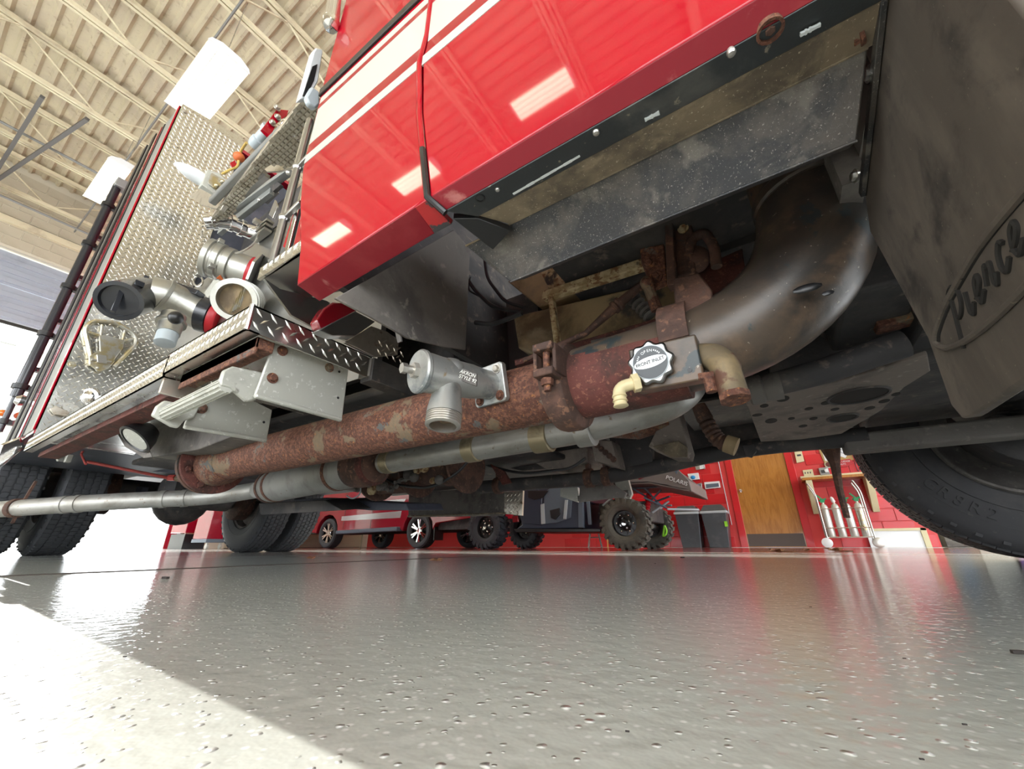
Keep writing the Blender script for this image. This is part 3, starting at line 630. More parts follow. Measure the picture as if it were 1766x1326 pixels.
# valve stem elbow, rusted
r1, r2, r3 = at(1182,618,1,.66), at(1245,612,1,.63), at(1267,684,1,.62)
ve = P('rusted_valve_elbow', MB().tube(fillet([r1, r2, r3], .045, 8), [.021]*9+[.019], 20), m_valve)
P('union_nut', MB().lathe(r1, (r2-r1), [(0,.026),(.012,.026)], 8), m_rust, .001, ve); P('union_nut', MB().lathe(r3, (r3-r2), [(-.004,.021),(.006,.021)], 8), m_rust, .001, ve)
P('stop_pin', MB().tube([at(1222,652,1,.62), at(1228,676,1,.62)], .008, 10).tube([at(1205,650,1,.62), at(1232,646,1,.62)], .006, 8), m_rust, 0, ve)
# ---- exhaust
ex = P('exhaust_pipe', MB().tube(fillet([(-1.42,1.16,.40), (-.9,1.16,.40), (-.42,1.16,.41), (-.18,1.22,.46), (-.14,1.35,.62)], .2, 8), .046, 24), m_galv)
for x_, w2 in ((-1.40,.045), (-.95,.05), (-.66,.06), (-.50,.05)):
    P('exhaust_clamp', MB().lathe((x_,1.16,.401), (1,0,0), [(-.002,.046),(0,.051),(w2,.051),(w2+.002,.046)], 24), m_clampb if x_ < -.6 else m_galv, .0005, ex)
mf = P('muffler', MB().lathe((-2.62,1.24,.378), (1.0,-.075,.02), [(0,.05),(.14,.075),(.19,.088),(1.0,.088),(1.01,.086)], 36), m_muff)
P('muffler_end', MB().lathe((-1.62,1.165,.399), (1,-.04,0), [(0,.089),(.05,.095),(.14,.092),(.17,.07),(.18,.045)], 36), m_rustdk, 0, mf)
P('muffler_end_ring', MB().lathe((-1.50,1.16,.40), (1,-.04,0), [(0,.091),(.02,.094),(.035,.085),(.045,.06)], 36), m_rustred, 0, mf)
for q in (.16, .24, .86): P('muffler_band', MB().lathe(V((-2.62,1.24,.378))+V((1,-.075,.02))*q, (1,-.075,.02), [(0,.089),(.002,.0915),(.022,.0915),(.024,.089)], 30), m_rust if q > .2 else m_rustdk, 0, mf)
tp = fillet([(-2.60,1.24,.378), (-2.95,1.16,.35), (-3.35,.72,.305), (-4.1,.38,.27), (-4.9,.30,.27)], .3, 8)
tl = P('tail_pipe', MB().tube(tp, .048, 24), m_galv)
for p, q, mt in ((at(112,872,1,.52),0,m_rustdk),):
    pass
def on(tpx, t):   # a point and direction along a polyline
    n = len(tpx)-1; f = t*n; i = min(int(f), n-1); return tpx[i].lerp(tpx[i+1], f-i), (tpx[i+1]-tpx[i]).normalized()
for t_ in (.30, .345, .56, .60):
    c_, d_ = on(tp, t_); P('pipe_clamp', MB().lathe(c_, d_, [(0,.048),(.001,.052),(.03,.052),(.031,.048)], 20), m_galv, 0, tl)
c_, d_ = on(tp, .69); P('pipe_hanger', MB().lathe(c_, d_, [(0,.049),(.002,.056),(.035,.056),(.037,.049)], 20).bar(c_, c_+V((0,.02,.16)), .03, .012).bar(c_+V((0,0,-.05)), c_+V((-.02,0,-.085)), .015, .01), m_rustdk, 0, tl)
# ---- running board, front section and rear section, tread plate
def board(x0, x1, y0, y1, z0, z1, nm, front_face=True):
    t_ = .004; mb = MB().box(x0, x1, y0, y0+t_, z0, z1).box(x0, x1, y0, y1, z1-t_, z1)
    if front_face: mb.box(x1-t_, x1, y0, y1, z0, z1)
    mb.box(x0, x1, y0, y0+.03, z0, z0+.003)
    mb.tread((x0,y0,z0), (1,0,0), (0,0,1), x1-x0, z1-z0, .026, .022, .006, .0025)
    if front_face: mb.tread((x1,y0,z0), (0,1,0), (0,0,1), y1-y0, z1-z0, .034, .028, .0075, .003)
    mb.tread((x0,y0,z1), (1,0,0), (0,1,0), x1-x0, y1-y0, .034, .028, .007, .0025)
    return P(nm, mb, m_alu, smooth=False)
rb = board(-1.37, -.91, Y0, .66, .509, .573, 'running_board')
rb2 = board(-3.08, -1.36, Y0, .74, .500, .565, 'running_board')
P('board_corner', MB().cyl((-.912,Y0+.002,.509), (-.912,Y0+.002,.573), .006, 8), m_alu, 0, rb)
P('board_channel', MB().box(-1.34, -.93, Y0+.035, Y0+.075, .485, .513).box(-1.34,-.93,Y0+.035,Y0+.042,.47,.513), m_rust, .002)
P('board_end_bracket', MB().box(-1.372, -1.362, Y0+.004, .45, .455, .505), m_aludirty, .002, rb2)
P('board_channel', MB().box(-3.05, -1.40, Y0+.05, Y0+.12, .478, .502), m_rustred, .002)
P('cross_support', MB().box(-.95, -.90, .66, .90, .50, .57), m_under, .002)
# tread cover and black pad inboard of the board
q_ = [at(px,py,0,-.90) for px,py in ((595,590),(640,562),(668,572),(688,586),(686,612),(646,615))]
P('inner_tread_cover', MB().slab(q_, (-.01,0,0)), m_aludirty, .001)
mb = MB().tread(at(646,612,0,-.898), (0,1,0), (0,0,1), .12, .07, .028, .024, .006, .003); P('tread_pattern', mb, m_aludirty, smooth=False)
P('support_tube', MB().bar((-.93,.655,.54), (-.93,1.1,.54), .05, .055), m_under2, .002)
# ---- cast folding step under the board: two mounting plates and a ribbed rung
def steplate(X, pts, name='step_mount_plate'):
    return P(name, MB().slab([at(px,py,0,X) for px,py in pts], (-.008,0,0)), m_castw, .003)
s1 = steplate(-.95, ((472,590),(602,633),(590,727),(438,684),(462,620)))
s2 = steplate(-1.35, ((392,668),(470,707),(460,763),(316,738),(330,700)))
P('plate_lip', MB().bar(at(440,682,0,-.945), at(588,724,0,-.945), .014, .010), m_castw, .003, s1)
P('plate_lip', MB().bar(at(318,736,0,-1.345), at(459,760,0,-1.345), .014, .010), m_castw, .003, s2)
for px, py in ((487,605),(470,652),(568,634)): P('bolt', MB().bolt(at(px,py,0,-.949), (1,0,0), .0085, .008), m_rust, 0, s1)
P('bolt', MB().bolt(at(347,704,0,-1.349), (1,0,0), .0105, .009), m_rust, 0, s2)
for px, py in ((585,641),(583,686)): P('hole', MB().lathe(at(px,py,0,-.9492), (1,0,0), [(0,.0035),(.0006,.0035)], 10), m_blk, 0, s1)
P('hole', MB().lathe(at(455,728,0,-1.3492), (1,0,0), [(0,.004),(.0006,.004)], 10), m_blk, 0, s2)
e1_ = P('rung_end', MB().slab([at(px,py,0,-.97) for px,py in ((380,655),(386,638),(402,631),(455,642),(450,668),(443,690),(425,692),(397,668),(381,664))], (-.014,0,0)), m_castw, .004)
e2_ = P('rung_end', MB().slab([at(px,py,0,-1.33) for px,py in ((262,716),(270,700),(284,690),(345,702),(336,720),(318,726),(308,738),(295,735))], (-.014,0,0)), m_castw, .004)
ra_, rb_ = at(392,664,0,-.975), at(289,713,0,-1.33)
rg = P('ladder_rung', MB().tube([ra_, rb_], .0165, 12), m_castw)
for k in range(7):
    a = 2*pi*k/12 + 2.6; P('rung_rib', MB().tube([ra_+V((0,.0168*cos(a),.0168*sin(a))), rb_+V((0,.0168*cos(a),.0168*sin(a)))], .0022, 5), m_castw, 0, rg)
# ---- dark cowl behind the cab, tread lip, brake lens
P('cowl_lip', MB().box(-.955, -.76, .342, .35, .665, .70).tread((-.955,.342,.665), (1,0,0), (0,0,1), .195, .035, .026, .022, .006, .003), m_alu, smooth=False)
P('cowl_bottom', MB().slab([at(px,py,2,.665) for px,py in ((452,482),(522,432),(560,470),(600,500),(520,515),(478,505))], (0,0,.004)), m_stain)
P('cowl_side', MB().slab([at(px,py,0,-.935) for px,py in ((453,482),(480,500),(560,520),(600,545),(600,590),(555,575),(500,545))], (.008,0,0)), m_stain)
lens = P('red_marker_lens', MB().slab([at(px,py,0,-.86) for px,py in ((533,558),(546,538),(562,527),(590,528),(603,540),(600,556),(556,574),(538,572))], (.03,0,0)), m_lens, .004)
P('lens_housing', MB().slab([at(px,py,0,-.85) for px,py in ((536,575),(600,542),(635,560),(600,585),(560,585))], (.03,0,0)), m_stain, .002)
# dark triangular splash plate with strut
P('splash_plate', MB().slab([at(px,py,0,-.62) for px,py in ((575,516),(780,398),(808,430),(800,604),(760,598),(700,584),(640,550))], (.006,0,0)), m_under2, .001)
stt = P('strut', MB().slab([at(px,py,0,-.632) for px,py in ((686,566),(692,545),(702,530),(738,480),(768,410),(778,414),(752,482),(720,535),(706,566),(695,574))], (-.008,0,0)), m_rustdk, .001)
P('bolt', MB().bolt(at(697,566,0,-.642), (-1,0,0), .006), m_rust, 0, stt)
P('splash_fold', MB().bar(at(663,470,0,-.625), at(690,590,0,-.625), .012, .004), m_under2)
# hoses in the dark gap
for pts, r in ((((800,470),(818,500),(850,530),(900,538)), .006), (((835,440),(840,480),(870,520),(905,530)), .005), (((820,556),(850,560),(880,548),(900,540)), .007), (((812,478),(806,500),(835,515)), .003)):
    P('black_hose', MB().tube(fillet([at(px,py,1,.80) for px,py in pts], .03, 5), r, 8), m_hose)
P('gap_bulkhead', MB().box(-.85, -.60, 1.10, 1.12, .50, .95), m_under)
# ---- yellow crusted transverse box, angle irons, tie rods and clamps above the pipe
P('stained_tank', MB().slab([at(px,py,1,.94) for px,py in ((885,545),(1180,475),(1185,560),(1000,602),(930,615),(893,600))], (0,.25,0)), m_tan, .006)
P('tank_underside', MB().slab([at(px,py,1,.98) for px,py in ((875,485),(960,440),(1110,390),(1125,450),(960,520),(930,530))], (0,.2,.02)), m_tan, .004)
ai = P('angle_iron', MB().bar(at(938,512,1,.86), at(1122,453,1,.86), .026, .026), m_ochre, .003)
P('angle_iron', MB().bar(at(950,505,1,.865), at(962,594,1,.865), .020, .016), m_ochre, .003)
P('crusted_bracket', MB().slab([at(px,py,1,.90) for px,py in ((930,465),(962,448),(995,485),(965,500),(945,495))], (0,.01,0)), m_ochre, .003)
P('dark_rod', MB().bar(at(1000,440,1,.84)+V((0,.03,.03)), at(1140,385,1,.84)+V((0,.03,.03)), .05, .03), m_under, .003)
hb = P('hanger_bracket', MB().slab([at(px,py,1,.80) for px,py in ((1103,428),(1145,420),(1150,490),(1125,500),(1106,455))], (0,.01,0)), m_rust, .003)
P('hanger_bracket', MB().slab([at(px,py,1,.82) for px,py in ((1150,370),(1185,355),(1200,420),(1198,470),(1160,480),(1150,430))], (0,.012,0)), m_rustdk, .004)
P('hanger_bracket', MB().slab([at(px,py,1,.79) for px,py in ((1145,350),(1158,345),(1165,490),(1150,492))], (0,.03,0)), m_rustdk, .002)
for px, py in ((1119,454),(1131,478)): P('bolt', MB().bolt(at(px,py,1,.797), (0,-1,-.2), .0095, .008), m_rust, 0, hb)
for px, py in ((1168,372),(1178,394)): P('bolt', MB().bolt(at(px,py,1,.817), (0,-1,-.2), .008, .008), m_ochre, 0, hb)
tr = P('tie_rod', MB().tube([at(903,622,1,.76), at(1010,575,1,.77), at(1060,530,1,.78), at(1112,487,1,.79)], [.006,.007,.0115,.009], 12), m_rustdk)
P('rod_end', MB().ball(at(1116,488,1,.785), .016, 12).tube([at(1116,488,1,.785), at(1133,535,1,.80)], .012, 10), m_rust, 0, tr)
P('rod_collar', MB().lathe(at(1058,532,1,.778), at(1112,487,1,.79)-at(1058,532,1,.778), [(0,.0155),(.006,.0155),(.010,.012),(.014,.0155),(.02,.0155)], 14), m_rustdk, 0, tr)
P('lower_rail', MB().bar(at(890,628,1,.80), at(1165,548,1,.86), .02, .016), m_rustred, .002)
P('lower_rail', MB().bar(at(1020,592,1,.82), at(1140,566,1,.86), .016, .008), m_under2, .001)
ar = P('crumpled_boot', MB(), m_under2) if False else None
mb = MB(); c0, c1 = at(1092,515,1,.84), at(1125,548,1,.84)
for i in range(5): mb.lathe(c0.lerp(c1,i/5), (c1-c0), [(0,.013),(.005,.018),(.009,.013)], 14)
P('bellows', mb, m_under2)
P('hose_loop', MB().tube(fillet([at(px,py,1,.82) for px,py in ((1188,440),(1192,412),(1215,400),(1232,425),(1236,460))], .03, 6), .011, 12), m_rustdk)
P('cast_lump', MB().ball(at(1200,448,1,.84), .030, 12, (1,.8,1.1)).ball(at(1180,420,1,.85), .022, 10), m_rustdk)
P('rusty_panel', MB().slab([at(px,py,1,.92) for px,py in ((1186,470),(1280,428),(1292,510),(1215,535),(1190,540))], (0,.006,0)), m_rustred, .002)
P('hanging_plate', MB().slab([at(px,py,1,1.02) for px,py in ((1190,330),(1290,300),(1302,380),(1315,450),(1280,445),(1245,430),(1205,420))], (0,.01,0)), m_under2, .003)
P('hanging_plate', MB().slab([at(px,py,1,.98) for px,py in ((1286,300),(1296,300),(1308,380),(1322,492),(1314,450),(1300,380))], (0,.03,0)), m_rustdk, .002)
# ---- frame rails, cross members, engine, skid plate
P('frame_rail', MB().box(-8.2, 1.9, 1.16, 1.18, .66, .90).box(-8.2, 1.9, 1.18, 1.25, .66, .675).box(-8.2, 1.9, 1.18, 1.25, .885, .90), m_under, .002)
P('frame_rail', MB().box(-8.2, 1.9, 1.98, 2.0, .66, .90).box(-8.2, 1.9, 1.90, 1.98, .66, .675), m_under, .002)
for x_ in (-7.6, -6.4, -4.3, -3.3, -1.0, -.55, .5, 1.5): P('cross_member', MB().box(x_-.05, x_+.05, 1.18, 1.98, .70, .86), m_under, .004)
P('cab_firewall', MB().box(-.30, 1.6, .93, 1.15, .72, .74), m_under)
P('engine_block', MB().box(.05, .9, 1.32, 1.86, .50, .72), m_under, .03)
pz = .45
sk = [at(px,py,2,pz) for px,py in ((1284,690),(1302,735),(1312,762),(1380,758),(1452,748),(1520,708),(1560,668),(1605,640),(1600,612),(1440,660))]
skid = P('skid_plate', MB().slab(sk, (0,0,.012)), m_skid, .003)
for px, py, a, b_ in ((1480,682,.085,.045),(1350,688,.02,.018),(1453,720,.05,.03),(1318,700,.014,.012),(1306,716,.018,.010),(1395,705,.014,.010),(1425,695,.016,.012),(1330,726,.022,.02),(1500,704,.016,.012),(1365,722,.012,.010),(1403,722,.014,.012),(1525,692,.016,.012),(1440,706,.014,.01),(1545,680,.012,.010),(1385,735,.016,.012)):
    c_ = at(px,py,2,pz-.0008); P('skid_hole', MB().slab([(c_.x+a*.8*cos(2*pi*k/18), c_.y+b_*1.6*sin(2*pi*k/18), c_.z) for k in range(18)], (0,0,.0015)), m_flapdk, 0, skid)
    if a > .03: P('hole_rim', MB().tube([(c_.x+a*.8*cos(2*pi*k/24), c_.y+b_*1.6*sin(2*pi*k/24), c_.z) for k in range(24)], .004, 5, False, True), m_under, 0, skid)
P('sump', MB().box(.0, .32, 1.45, 1.85, .47, .60), m_under, .02)
P('steering_rod', MB().tube([at(1300,672,1,1.10), at(1420,640,1,1.10), at(1560,592,1,1.10)], [.028,.030,.030], 16), m_under)
P('rod_sleeve', MB().lathe(at(1290,675,1,1.10), V((1,0,.02)), [(0,.03),(.004,.036),(.03,.036),(.034,.03),(.05,.034),(.07,.034)], 18), m_under2)
P('brown_cross_pipe', MB().bar(at(1500,545,1,1.2), at(1590,520,1,1.2), .05, .09), m_rust, .004)
P('front_crossmember', MB().box(.20, .34, 1.0, 2.4, .56, .70).box(.34,1.5,1.05,2.2,.52,.60), m_under, .01)
P('axle_beam', MB().box(.83, .95, .7, 2.5, .42, .52), m_under, .02)
P('spring_pack', MB().box(.25, 1.6, 2.02, 2.12, .40, .47), m_under2, .01)
# air dryer hose, corrugated
hz = fillet([at(px,py,1,1.5) for px,py in ((1205,700),(1222,735),(1238,760),(1262,768))], .06, 6)
P('corrugated_hose', MB().tube(hz, [.028 if i % 2 else .024 for i in range(len(hz))], 14), m_rustdk)
P('hose_cuff', MB().lathe(hz[-1], hz[-1]-hz[-2], [(-.02,.03),(.015,.031)], 16), m_tan)
# bracket box hanging in the middle with perforated foot
P('hanging_box', MB().slab([at(px,py,1,1.62) for px,py in ((1118,770),(1130,745),(1150,695),(1165,690),(1188,775),(1185,788),(1160,788))], (0,.12,0)), m_skid, .004)
P('perforated_foot', MB().slab([at(px,py,1,1.60) for px,py in ((1125,770),(1170,760),(1186,772),(1186,788),(1155,788))], (0,.01,0)), m_brown, .002)
P('rusty_tank', MB().tube([at(1045,735,1,1.60), at(1090,722,1,1.62), at(1140,705,1,1.65)], [.05,.09,.09], 20), m_rust)
P('pale_box', MB().slab([at(px,py,1,1.9) for px,py in ((1018,758),(1055,760),(1066,806),(1026,795))], (0,.15,0)), m_skid, .004)
P('battery_tray', MB().slab([at(px,py,1,2.05) for px,py in ((848,775),(1012,738),(1015,800),(900,812),(850,800))], (0,.4,0)), m_under, .006)
P('tray_side', MB().slab([at(px,py,1,2.02) for px,py in ((1050,750),(1125,745),(1125,798),(1060,812))], (0,.04,0)), m_under, .003)
for k in range(5): P('tray_bolt', MB().bolt(at(1030+7*k,768+6*k,1,1.895), (0,-1,0), .010), m_rustdk)
P('air_line', MB().tube(fillet([at(px,py,1,1.9) for px,py in ((790,770),(830,800),(900,818),(985,808),(1010,790))], .1, 5), .008, 8), m_hose)
P('air_line', MB().tube(fillet([at(px,py,1,1.5) for px,py in ((640,812),(690,838),(745,842),(790,815),(812,790))], .08, 5), .007, 8), m_hose)
P('tray_shelf', MB().slab([at(px,py,1,2.0) for px,py in ((905,788),(1012,770),(1014,796),(975,812),(940,808))], (0,.3,.0)), m_skid, .004)
P('tray_post', MB().slab([at(px,py,1,1.98) for px,py in ((815,800),(822,800),(824,832),(816,833))], (0,.03,0)), m_under2, .002)
P('tray_post', MB().slab([at(px,py,1,1.98) for px,py in ((795,785),(812,785),(812,845),(795,848))], (0,.05,0)), m_under, .002)
mb = MB().slab([at(px,py,1,1.85) for px,py in ((845,800),(868,812),(880,832),(866,836),(856,818))], (0,.02,0)); P('red_tag', mb, m_rustred)
# drive shaft or step tube on the far side, with clamps
dA, dB, dC = at(828,840,1,2.05), at(1060,822,1,2.05), at(1275,772,1,2.05)
ds_ = P('drag_link', MB().tube(fillet([dA, dB, dC, at(1495,752,1,2.05)], .25, 6), .038, 16), m_under)
for px, py in ((855,838),(1010,825),(1040,822)):
    c_ = at(px,py,1,2.05); P('link_clamp', MB().lathe(c_, (1,0,0), [(0,.038),(.003,.05),(.04,.05),(.043,.038)], 16).bar(c_+V((.02,0,.04)), c_+V((.02,0,.14)), .035, .02), m_rustdk, 0, ds_)
P('link_bracket', MB().slab([at(px,py,1,2.0) for px,py in ((1280,768),(1302,765),(1304,778),(1296,788),(1286,786))], (0,.03,0)), m_under, .002)
P('link_bracket', MB().slab([at(px,py,1,2.2) for px,py in ((1000,838),(1052,832),(1080,850),(1076,860),(1066,858),(998,866))], (0,.02,0)), m_under2, .002)
P('step_bracket', MB().slab([at(px,py,1,2.5) for px,py in ((966,842),(996,840),(1000,862),(995,866),(966,856))], (0,.03,0)), m_castw, .002)
P('step_bracket', MB().slab([at(px,py,1,2.5) for px,py in ((1058,826),(1083,826),(1090,852),(1086,860),(1068,856))], (0,.03,0)), m_castw, .002)
P('step_bar', MB().bar(at(998,860,1,2.5), at(1085,850,1,2.5), .03, .035), m_under2, .002)
# far side black skirt and its tread plate
sk2 = P('far_skirt', MB().slab([at(px,py,1,2.62) for px,py in ((705,850),(762,846),(870,838),(871,884),(866,889),(704,892))], (0,.02,0)), m_under2, .003)
P('skirt_edge', MB().bar(at(704,890,1,2.61), at(870,885,1,2.61), .02, .012), m_brown, .001, sk2)
fx0 = at(869,889,1,2.62); fx1 = at(901,889,1,2.62)
P('far_tread_plate', MB().slab([at(px,py,1,2.62) for px,py in ((869,848),(902,846),(900,889),(870,886))], (0,.02,0)).tread(fx0+V((0,-.002,.005)), (1,0,0), (0,0,1), fx1.x-fx0.x, .2, .034, .030, .008, .003), m_aludirty, smooth=False)
# transmission: lumpy rusted gearbox with ribs
gx = at(725,815,1,1.62)
gb = P('gearbox', MB().lathe(gx+V((-.38,0,.03)), (1,.0,.02), [(0,.08),(.05,.13),(.30,.14),(.34,.11),(.55,.12),(.60,.135),(.66,.13),(.7,.06)], 20), m_rustdk, .004)
for k in range(34):
    c_ = gx + V((rnd.uniform(-.32,.3), rnd.uniform(-.17,-.10), rnd.uniform(-.10,.05)))
    P('gearbox_lug', MB().bolt(c_, (0,-1,-.3), rnd.uniform(.009,.018), rnd.uniform(.02,.05)) if k % 2 else MB().ball(c_, rnd.uniform(.012,.035), 10), m_under2 if k % 3 else m_ochre, .001, gb)
for k in range(3): P('gearbox_flange', MB().lathe(gx+V((-.36+.34*k,0,.02)), (1,0,.02), [(0,.13),(.002,.155),(.015,.155),(.017,.13)], 28), m_rustdk, 0, gb)
P('prop_shaft', MB().tube([gx+V((-.35,0,0)), (-5.0,1.58,.50)], .05, 16), m_under)
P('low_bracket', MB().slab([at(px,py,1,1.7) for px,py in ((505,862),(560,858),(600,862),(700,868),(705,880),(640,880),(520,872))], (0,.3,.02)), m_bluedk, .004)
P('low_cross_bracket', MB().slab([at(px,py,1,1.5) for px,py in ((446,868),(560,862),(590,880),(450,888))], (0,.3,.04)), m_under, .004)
P('wire_loop', MB().tube(fillet([at(px,py,1,1.45) for px,py in ((622,836),(622,852),(608,861),(598,855))], .03, 5), .004, 6), m_ltgrey)
# hanging rod near the far wheel
P('hanging_rod', MB().tube([at(px,py,1,2.2) for px,py in ((1426,758),(1433,776),(1440,800),(1448,845),(1461,893))], [.040,.034,.018,.013,.011], 8), m_rustdk)
P('hanging_clot', MB().ball(at(1430,768,1,2.2), .045, 8, (.9,.8,1)), m_rustdk)
# ---- tyres (axis along Y), local meshes shared by copies
def tyre_mesh(R, W, rr, ribs, nb, mat, lug=False, bulge=.012, bd=.009):
    mb = MB(); h = W/2
    pr = [(-h*.72,rr-.005),(-h*.86,rr+.012),(-h*.98,rr+(R-rr)*.28),(-h-bulge*.3,rr+(R-rr)*.5),(-h*.97,R-(R-rr)*.2),(-h*.90,R-.022),(-h*.80,R-bd)]
    full = pr + [(0,R-bd+.002)] + [(-a,b) for a,b in reversed(pr)]
    mb.lathe((0,0,0), (0,1,0), full, 72, False)
    # inner liner closing the ring
    mb.lathe((0,0,0), (0,1,0), [(-h*.72,rr-.005),(h*.72,rr-.005)], 48, False)
    for s in (-1,1):
        for q in (.30,.62): 
            r_ = rr+(R-rr)*q; y_ = s*(h*.985 if q < .5 else h*.99)
            mb.tube([(r_*cos(2*pi*k/64), y_, r_*sin(2*pi*k/64)) for k in range(64)], .0028, 5, False, True)
    if lug:
        for k in range(nb):
            for s in (-1,1):
                a = 2*pi*(k + (.5 if s > 0 else 0))/nb; c, sn = cos(a), sin(a); t = V((-sn,0,c)); r_ = V((c,0,sn))
                mb.obox(r_*(R-.012)+V((0,s*h*.52,0)), t*(2*pi*R/nb*.27), V((0,h*.46,0))+t*(s*.012), r_*.017)
                mb.obox(r_*(R-.045)+V((0,s*h*.99,0)), t*(2*pi*R/nb*.24), V((0,s*.012,0)), r_*.028)
                mb.obox(r_*(R-.012)+V((0,s*h*.14,0)), (t+V((0,s*.4,0))).normalized()*(2*pi*R/nb*.30), V((0,h*.12,0)), r_*.015)
    else:
        wr = W*.80/ribs
        for j in range(ribs):
            y = -W*.40 + wr*(j+.5)
            for k in range(nb):
                a = 2*pi*(k + (.5 if j % 2 else 0))/nb; c, sn = cos(a), sin(a); t = V((-sn,0,c)); r_ = V((c,0,sn))
                mb.obox(r_*(R-bd*.5-.001)+V((0,y,0)), t*(2*pi*R/nb*.44)+V((0,.004 if j % 2 else -.004,0)), V((0,wr*.40,0)), r_*(bd*.5+.001))
        for k in range(nb//2):
            a = 4*pi*k/nb; c, sn = cos(a), sin(a); t = V((-sn,0,c)); r_ = V((c,0,sn))
            for s in (-1,1): mb.obox(r_*(R-.03)+V((0,s*h*.925,0)), t*.010, V((0,.006,0)), r_*.006)
    return mb.mesh('tyre', mat, True, 30)
tm = tyre_mesh(.53, .28, .29, 5, 84, m_rubber)
tmr = tyre_mesh(.53, .27, .29, 5, 84, m_rubber2)
def rim_mesh(R, d, side):
    """truck disc wheel, dished side towards side*Y"""
    mb = MB().lathe((0,-d/2,0), (0,1,0), [(0,R+.004),(.012,R+.012),(.02,R-.01),(d*.5,R-.03),(d-.02,R-.01),(d-.012,R+.012),(d,R+.004)], 48, False)
    y = side*d*.18; mb.lathe((0,y,0), (0,side,0), [(0,R-.03),(.02,R*.72),(.05,R*.5),(.03,R*.42),(.12,R*.34),(.13,R*.2),(.13,0)], 36, False)
    for k in range(10):
        a = 2*pi*k/10; mb.bolt((R*.56*cos(a), y+side*.04, R*.56*sin(a)), (0,side,0), .014, .03)
    return mb.mesh('wheel_rim', m_under2, True, 35)
rmN, rmP = rim_mesh(.285, .24, -1), rim_mesh(.285, .24, 1)
def wheel(x, yc, tme, rme, lab=None):
    t = link('tyre', tme, T, False); t.location = V((x, yc, .53)) - WT[T.name]; WT[t.name] = V((0,0,0))
    r = link('wheel_rim', rme, t, False)
    if lab: t['label'] = lab
    return t
wf = wheel(.885, 2.60, tm, rmP)
wheel(.885, .55, tm, rmN)
for y_, rm_ in ((.52,rmP),(.86,rmP),(2.37,rmN),(2.71,rmN)): wheel(-4.95, y_, tmr, rm_)
# raised sidewall figures on the inner face of the far front tyre
for k, (tx, a) in enumerate((('G', 214), ('R', 221), ('8', 228), ('R', 235), ('2', 242))):
    ra = radians(a); c_ = V((.885+.405*cos(ra), 2.4575, .53+.405*sin(ra))); yd = V((cos(ra),0,sin(ra)))*-1; xd_ = V((-yd.z*-1, 0, -yd.x))
    xd_ = V((yd.z, 0, -yd.x)); text('sidewall_figure', tx, .062, c_, xd_, yd, m_rubber, T, .003)
P('brake_drum', MB().lathe((.885,2.42,.53), (0,1,0), [(-.12,.05),(-.1,.20),(.05,.21),(.08,.2)], 32), m_under, .003)
P('brake_chamber', MB().lathe((.70,2.20,.56), (.3,1,.2), [(0,.05),(.02,.085),(.10,.085),(.12,.05)], 20), m_under2)
P('steering_knuckle', MB().tube([(.70,2.1,.45),(.86,2.35,.50),(.88,2.45,.53)], .045, 12), m_under)
rax = P('rear_axle', MB().tube([(-4.95,.5,.53),(-4.95,2.7,.53)], .10, 20), m_under)
P('differential', MB().ball((-4.82,1.62,.50), .27, 20, (1,.85,.95)), m_under, 0, rax)
for y_ in (1.06, 2.18): P('brake_drum', MB().lathe((-4.95,y_-.07,.53), (0,1,0), [(0,.12),(.02,.21),(.14,.21),(.16,.12)], 28), m_rustdk, 0, rax)
P('air_tank', MB().lathe((-4.2,1.25,.50), (0,1,0), [(0,.08),(.04,.15),(.5,.15),(.54,.08)], 20), m_under)
# ---- body behind the bulkhead
XB = -3.1
bk = P('bulkhead', MB().slab([(XB,.343,.56),(XB,.748,.56),(XB,.751,3.17),(XB,.343,3.09)], (-.012,0,0)).tread((XB,.343,.565), (0,1,0), (0,0,1), .404, 2.53, .034, .028, .0075, .003), m_alu, smooth=False)
P('bulkhead_screw', MB().bolt((XB,.37,3.03), (1,0,0), .012, .008), m_steel, 0, bk)
body = P('body_side', MB().box(-4.45, XB-.012, .338, .37, .60, 3.07).box(-8.3, -4.45, .70, .74, 1.15, 3.05).box(-4.45,-4.42,.338,.74,1.1,3.05).box(-8.3,XB-.012,2.80,2.83,1.1,3.07).box(-8.3,XB-.012,.76,2.83,3.05,3.08).box(-4.45,XB-.012,.345,.76,3.05,3.08).box(-8.33,-8.3,.7,2.83,.9,3.07), m_truckred)
P('body_core', MB().box(-8.25, XB-.03, .76, 2.78, .80, 3.0).box(-4.40, XB-.03, .37, .76, .66, 3.0), m_bluedk)  # solid fill added to keep sun from passing through the hollow body
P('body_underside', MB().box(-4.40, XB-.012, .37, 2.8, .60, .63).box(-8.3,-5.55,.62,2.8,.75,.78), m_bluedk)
for x0, x1, mt, y_, nm in ((-3.13,-3.112,m_red,.331,'red_pinstripe_edge'),(-3.16,-3.135,m_castw,.332,'pale_trim'),(-3.36,-3.18,m_grey,.334,'grey_trim'),(-3.41,-3.37,m_blk,.330,'black_door_seal'),(-3.49,-3.42,m_truckred,.326,'red_upright'),(-3.60,-3.52,m_blk,.322,'black_door_seal'),(-3.66,-3.63,m_castw,.326,'pale_trim'),(-3.78,-3.70,m_blk,.320,'black_door_seal')):
    P(nm, MB().box(x0, x1, y_, y_+.02, .62, 3.07), mt, .002)
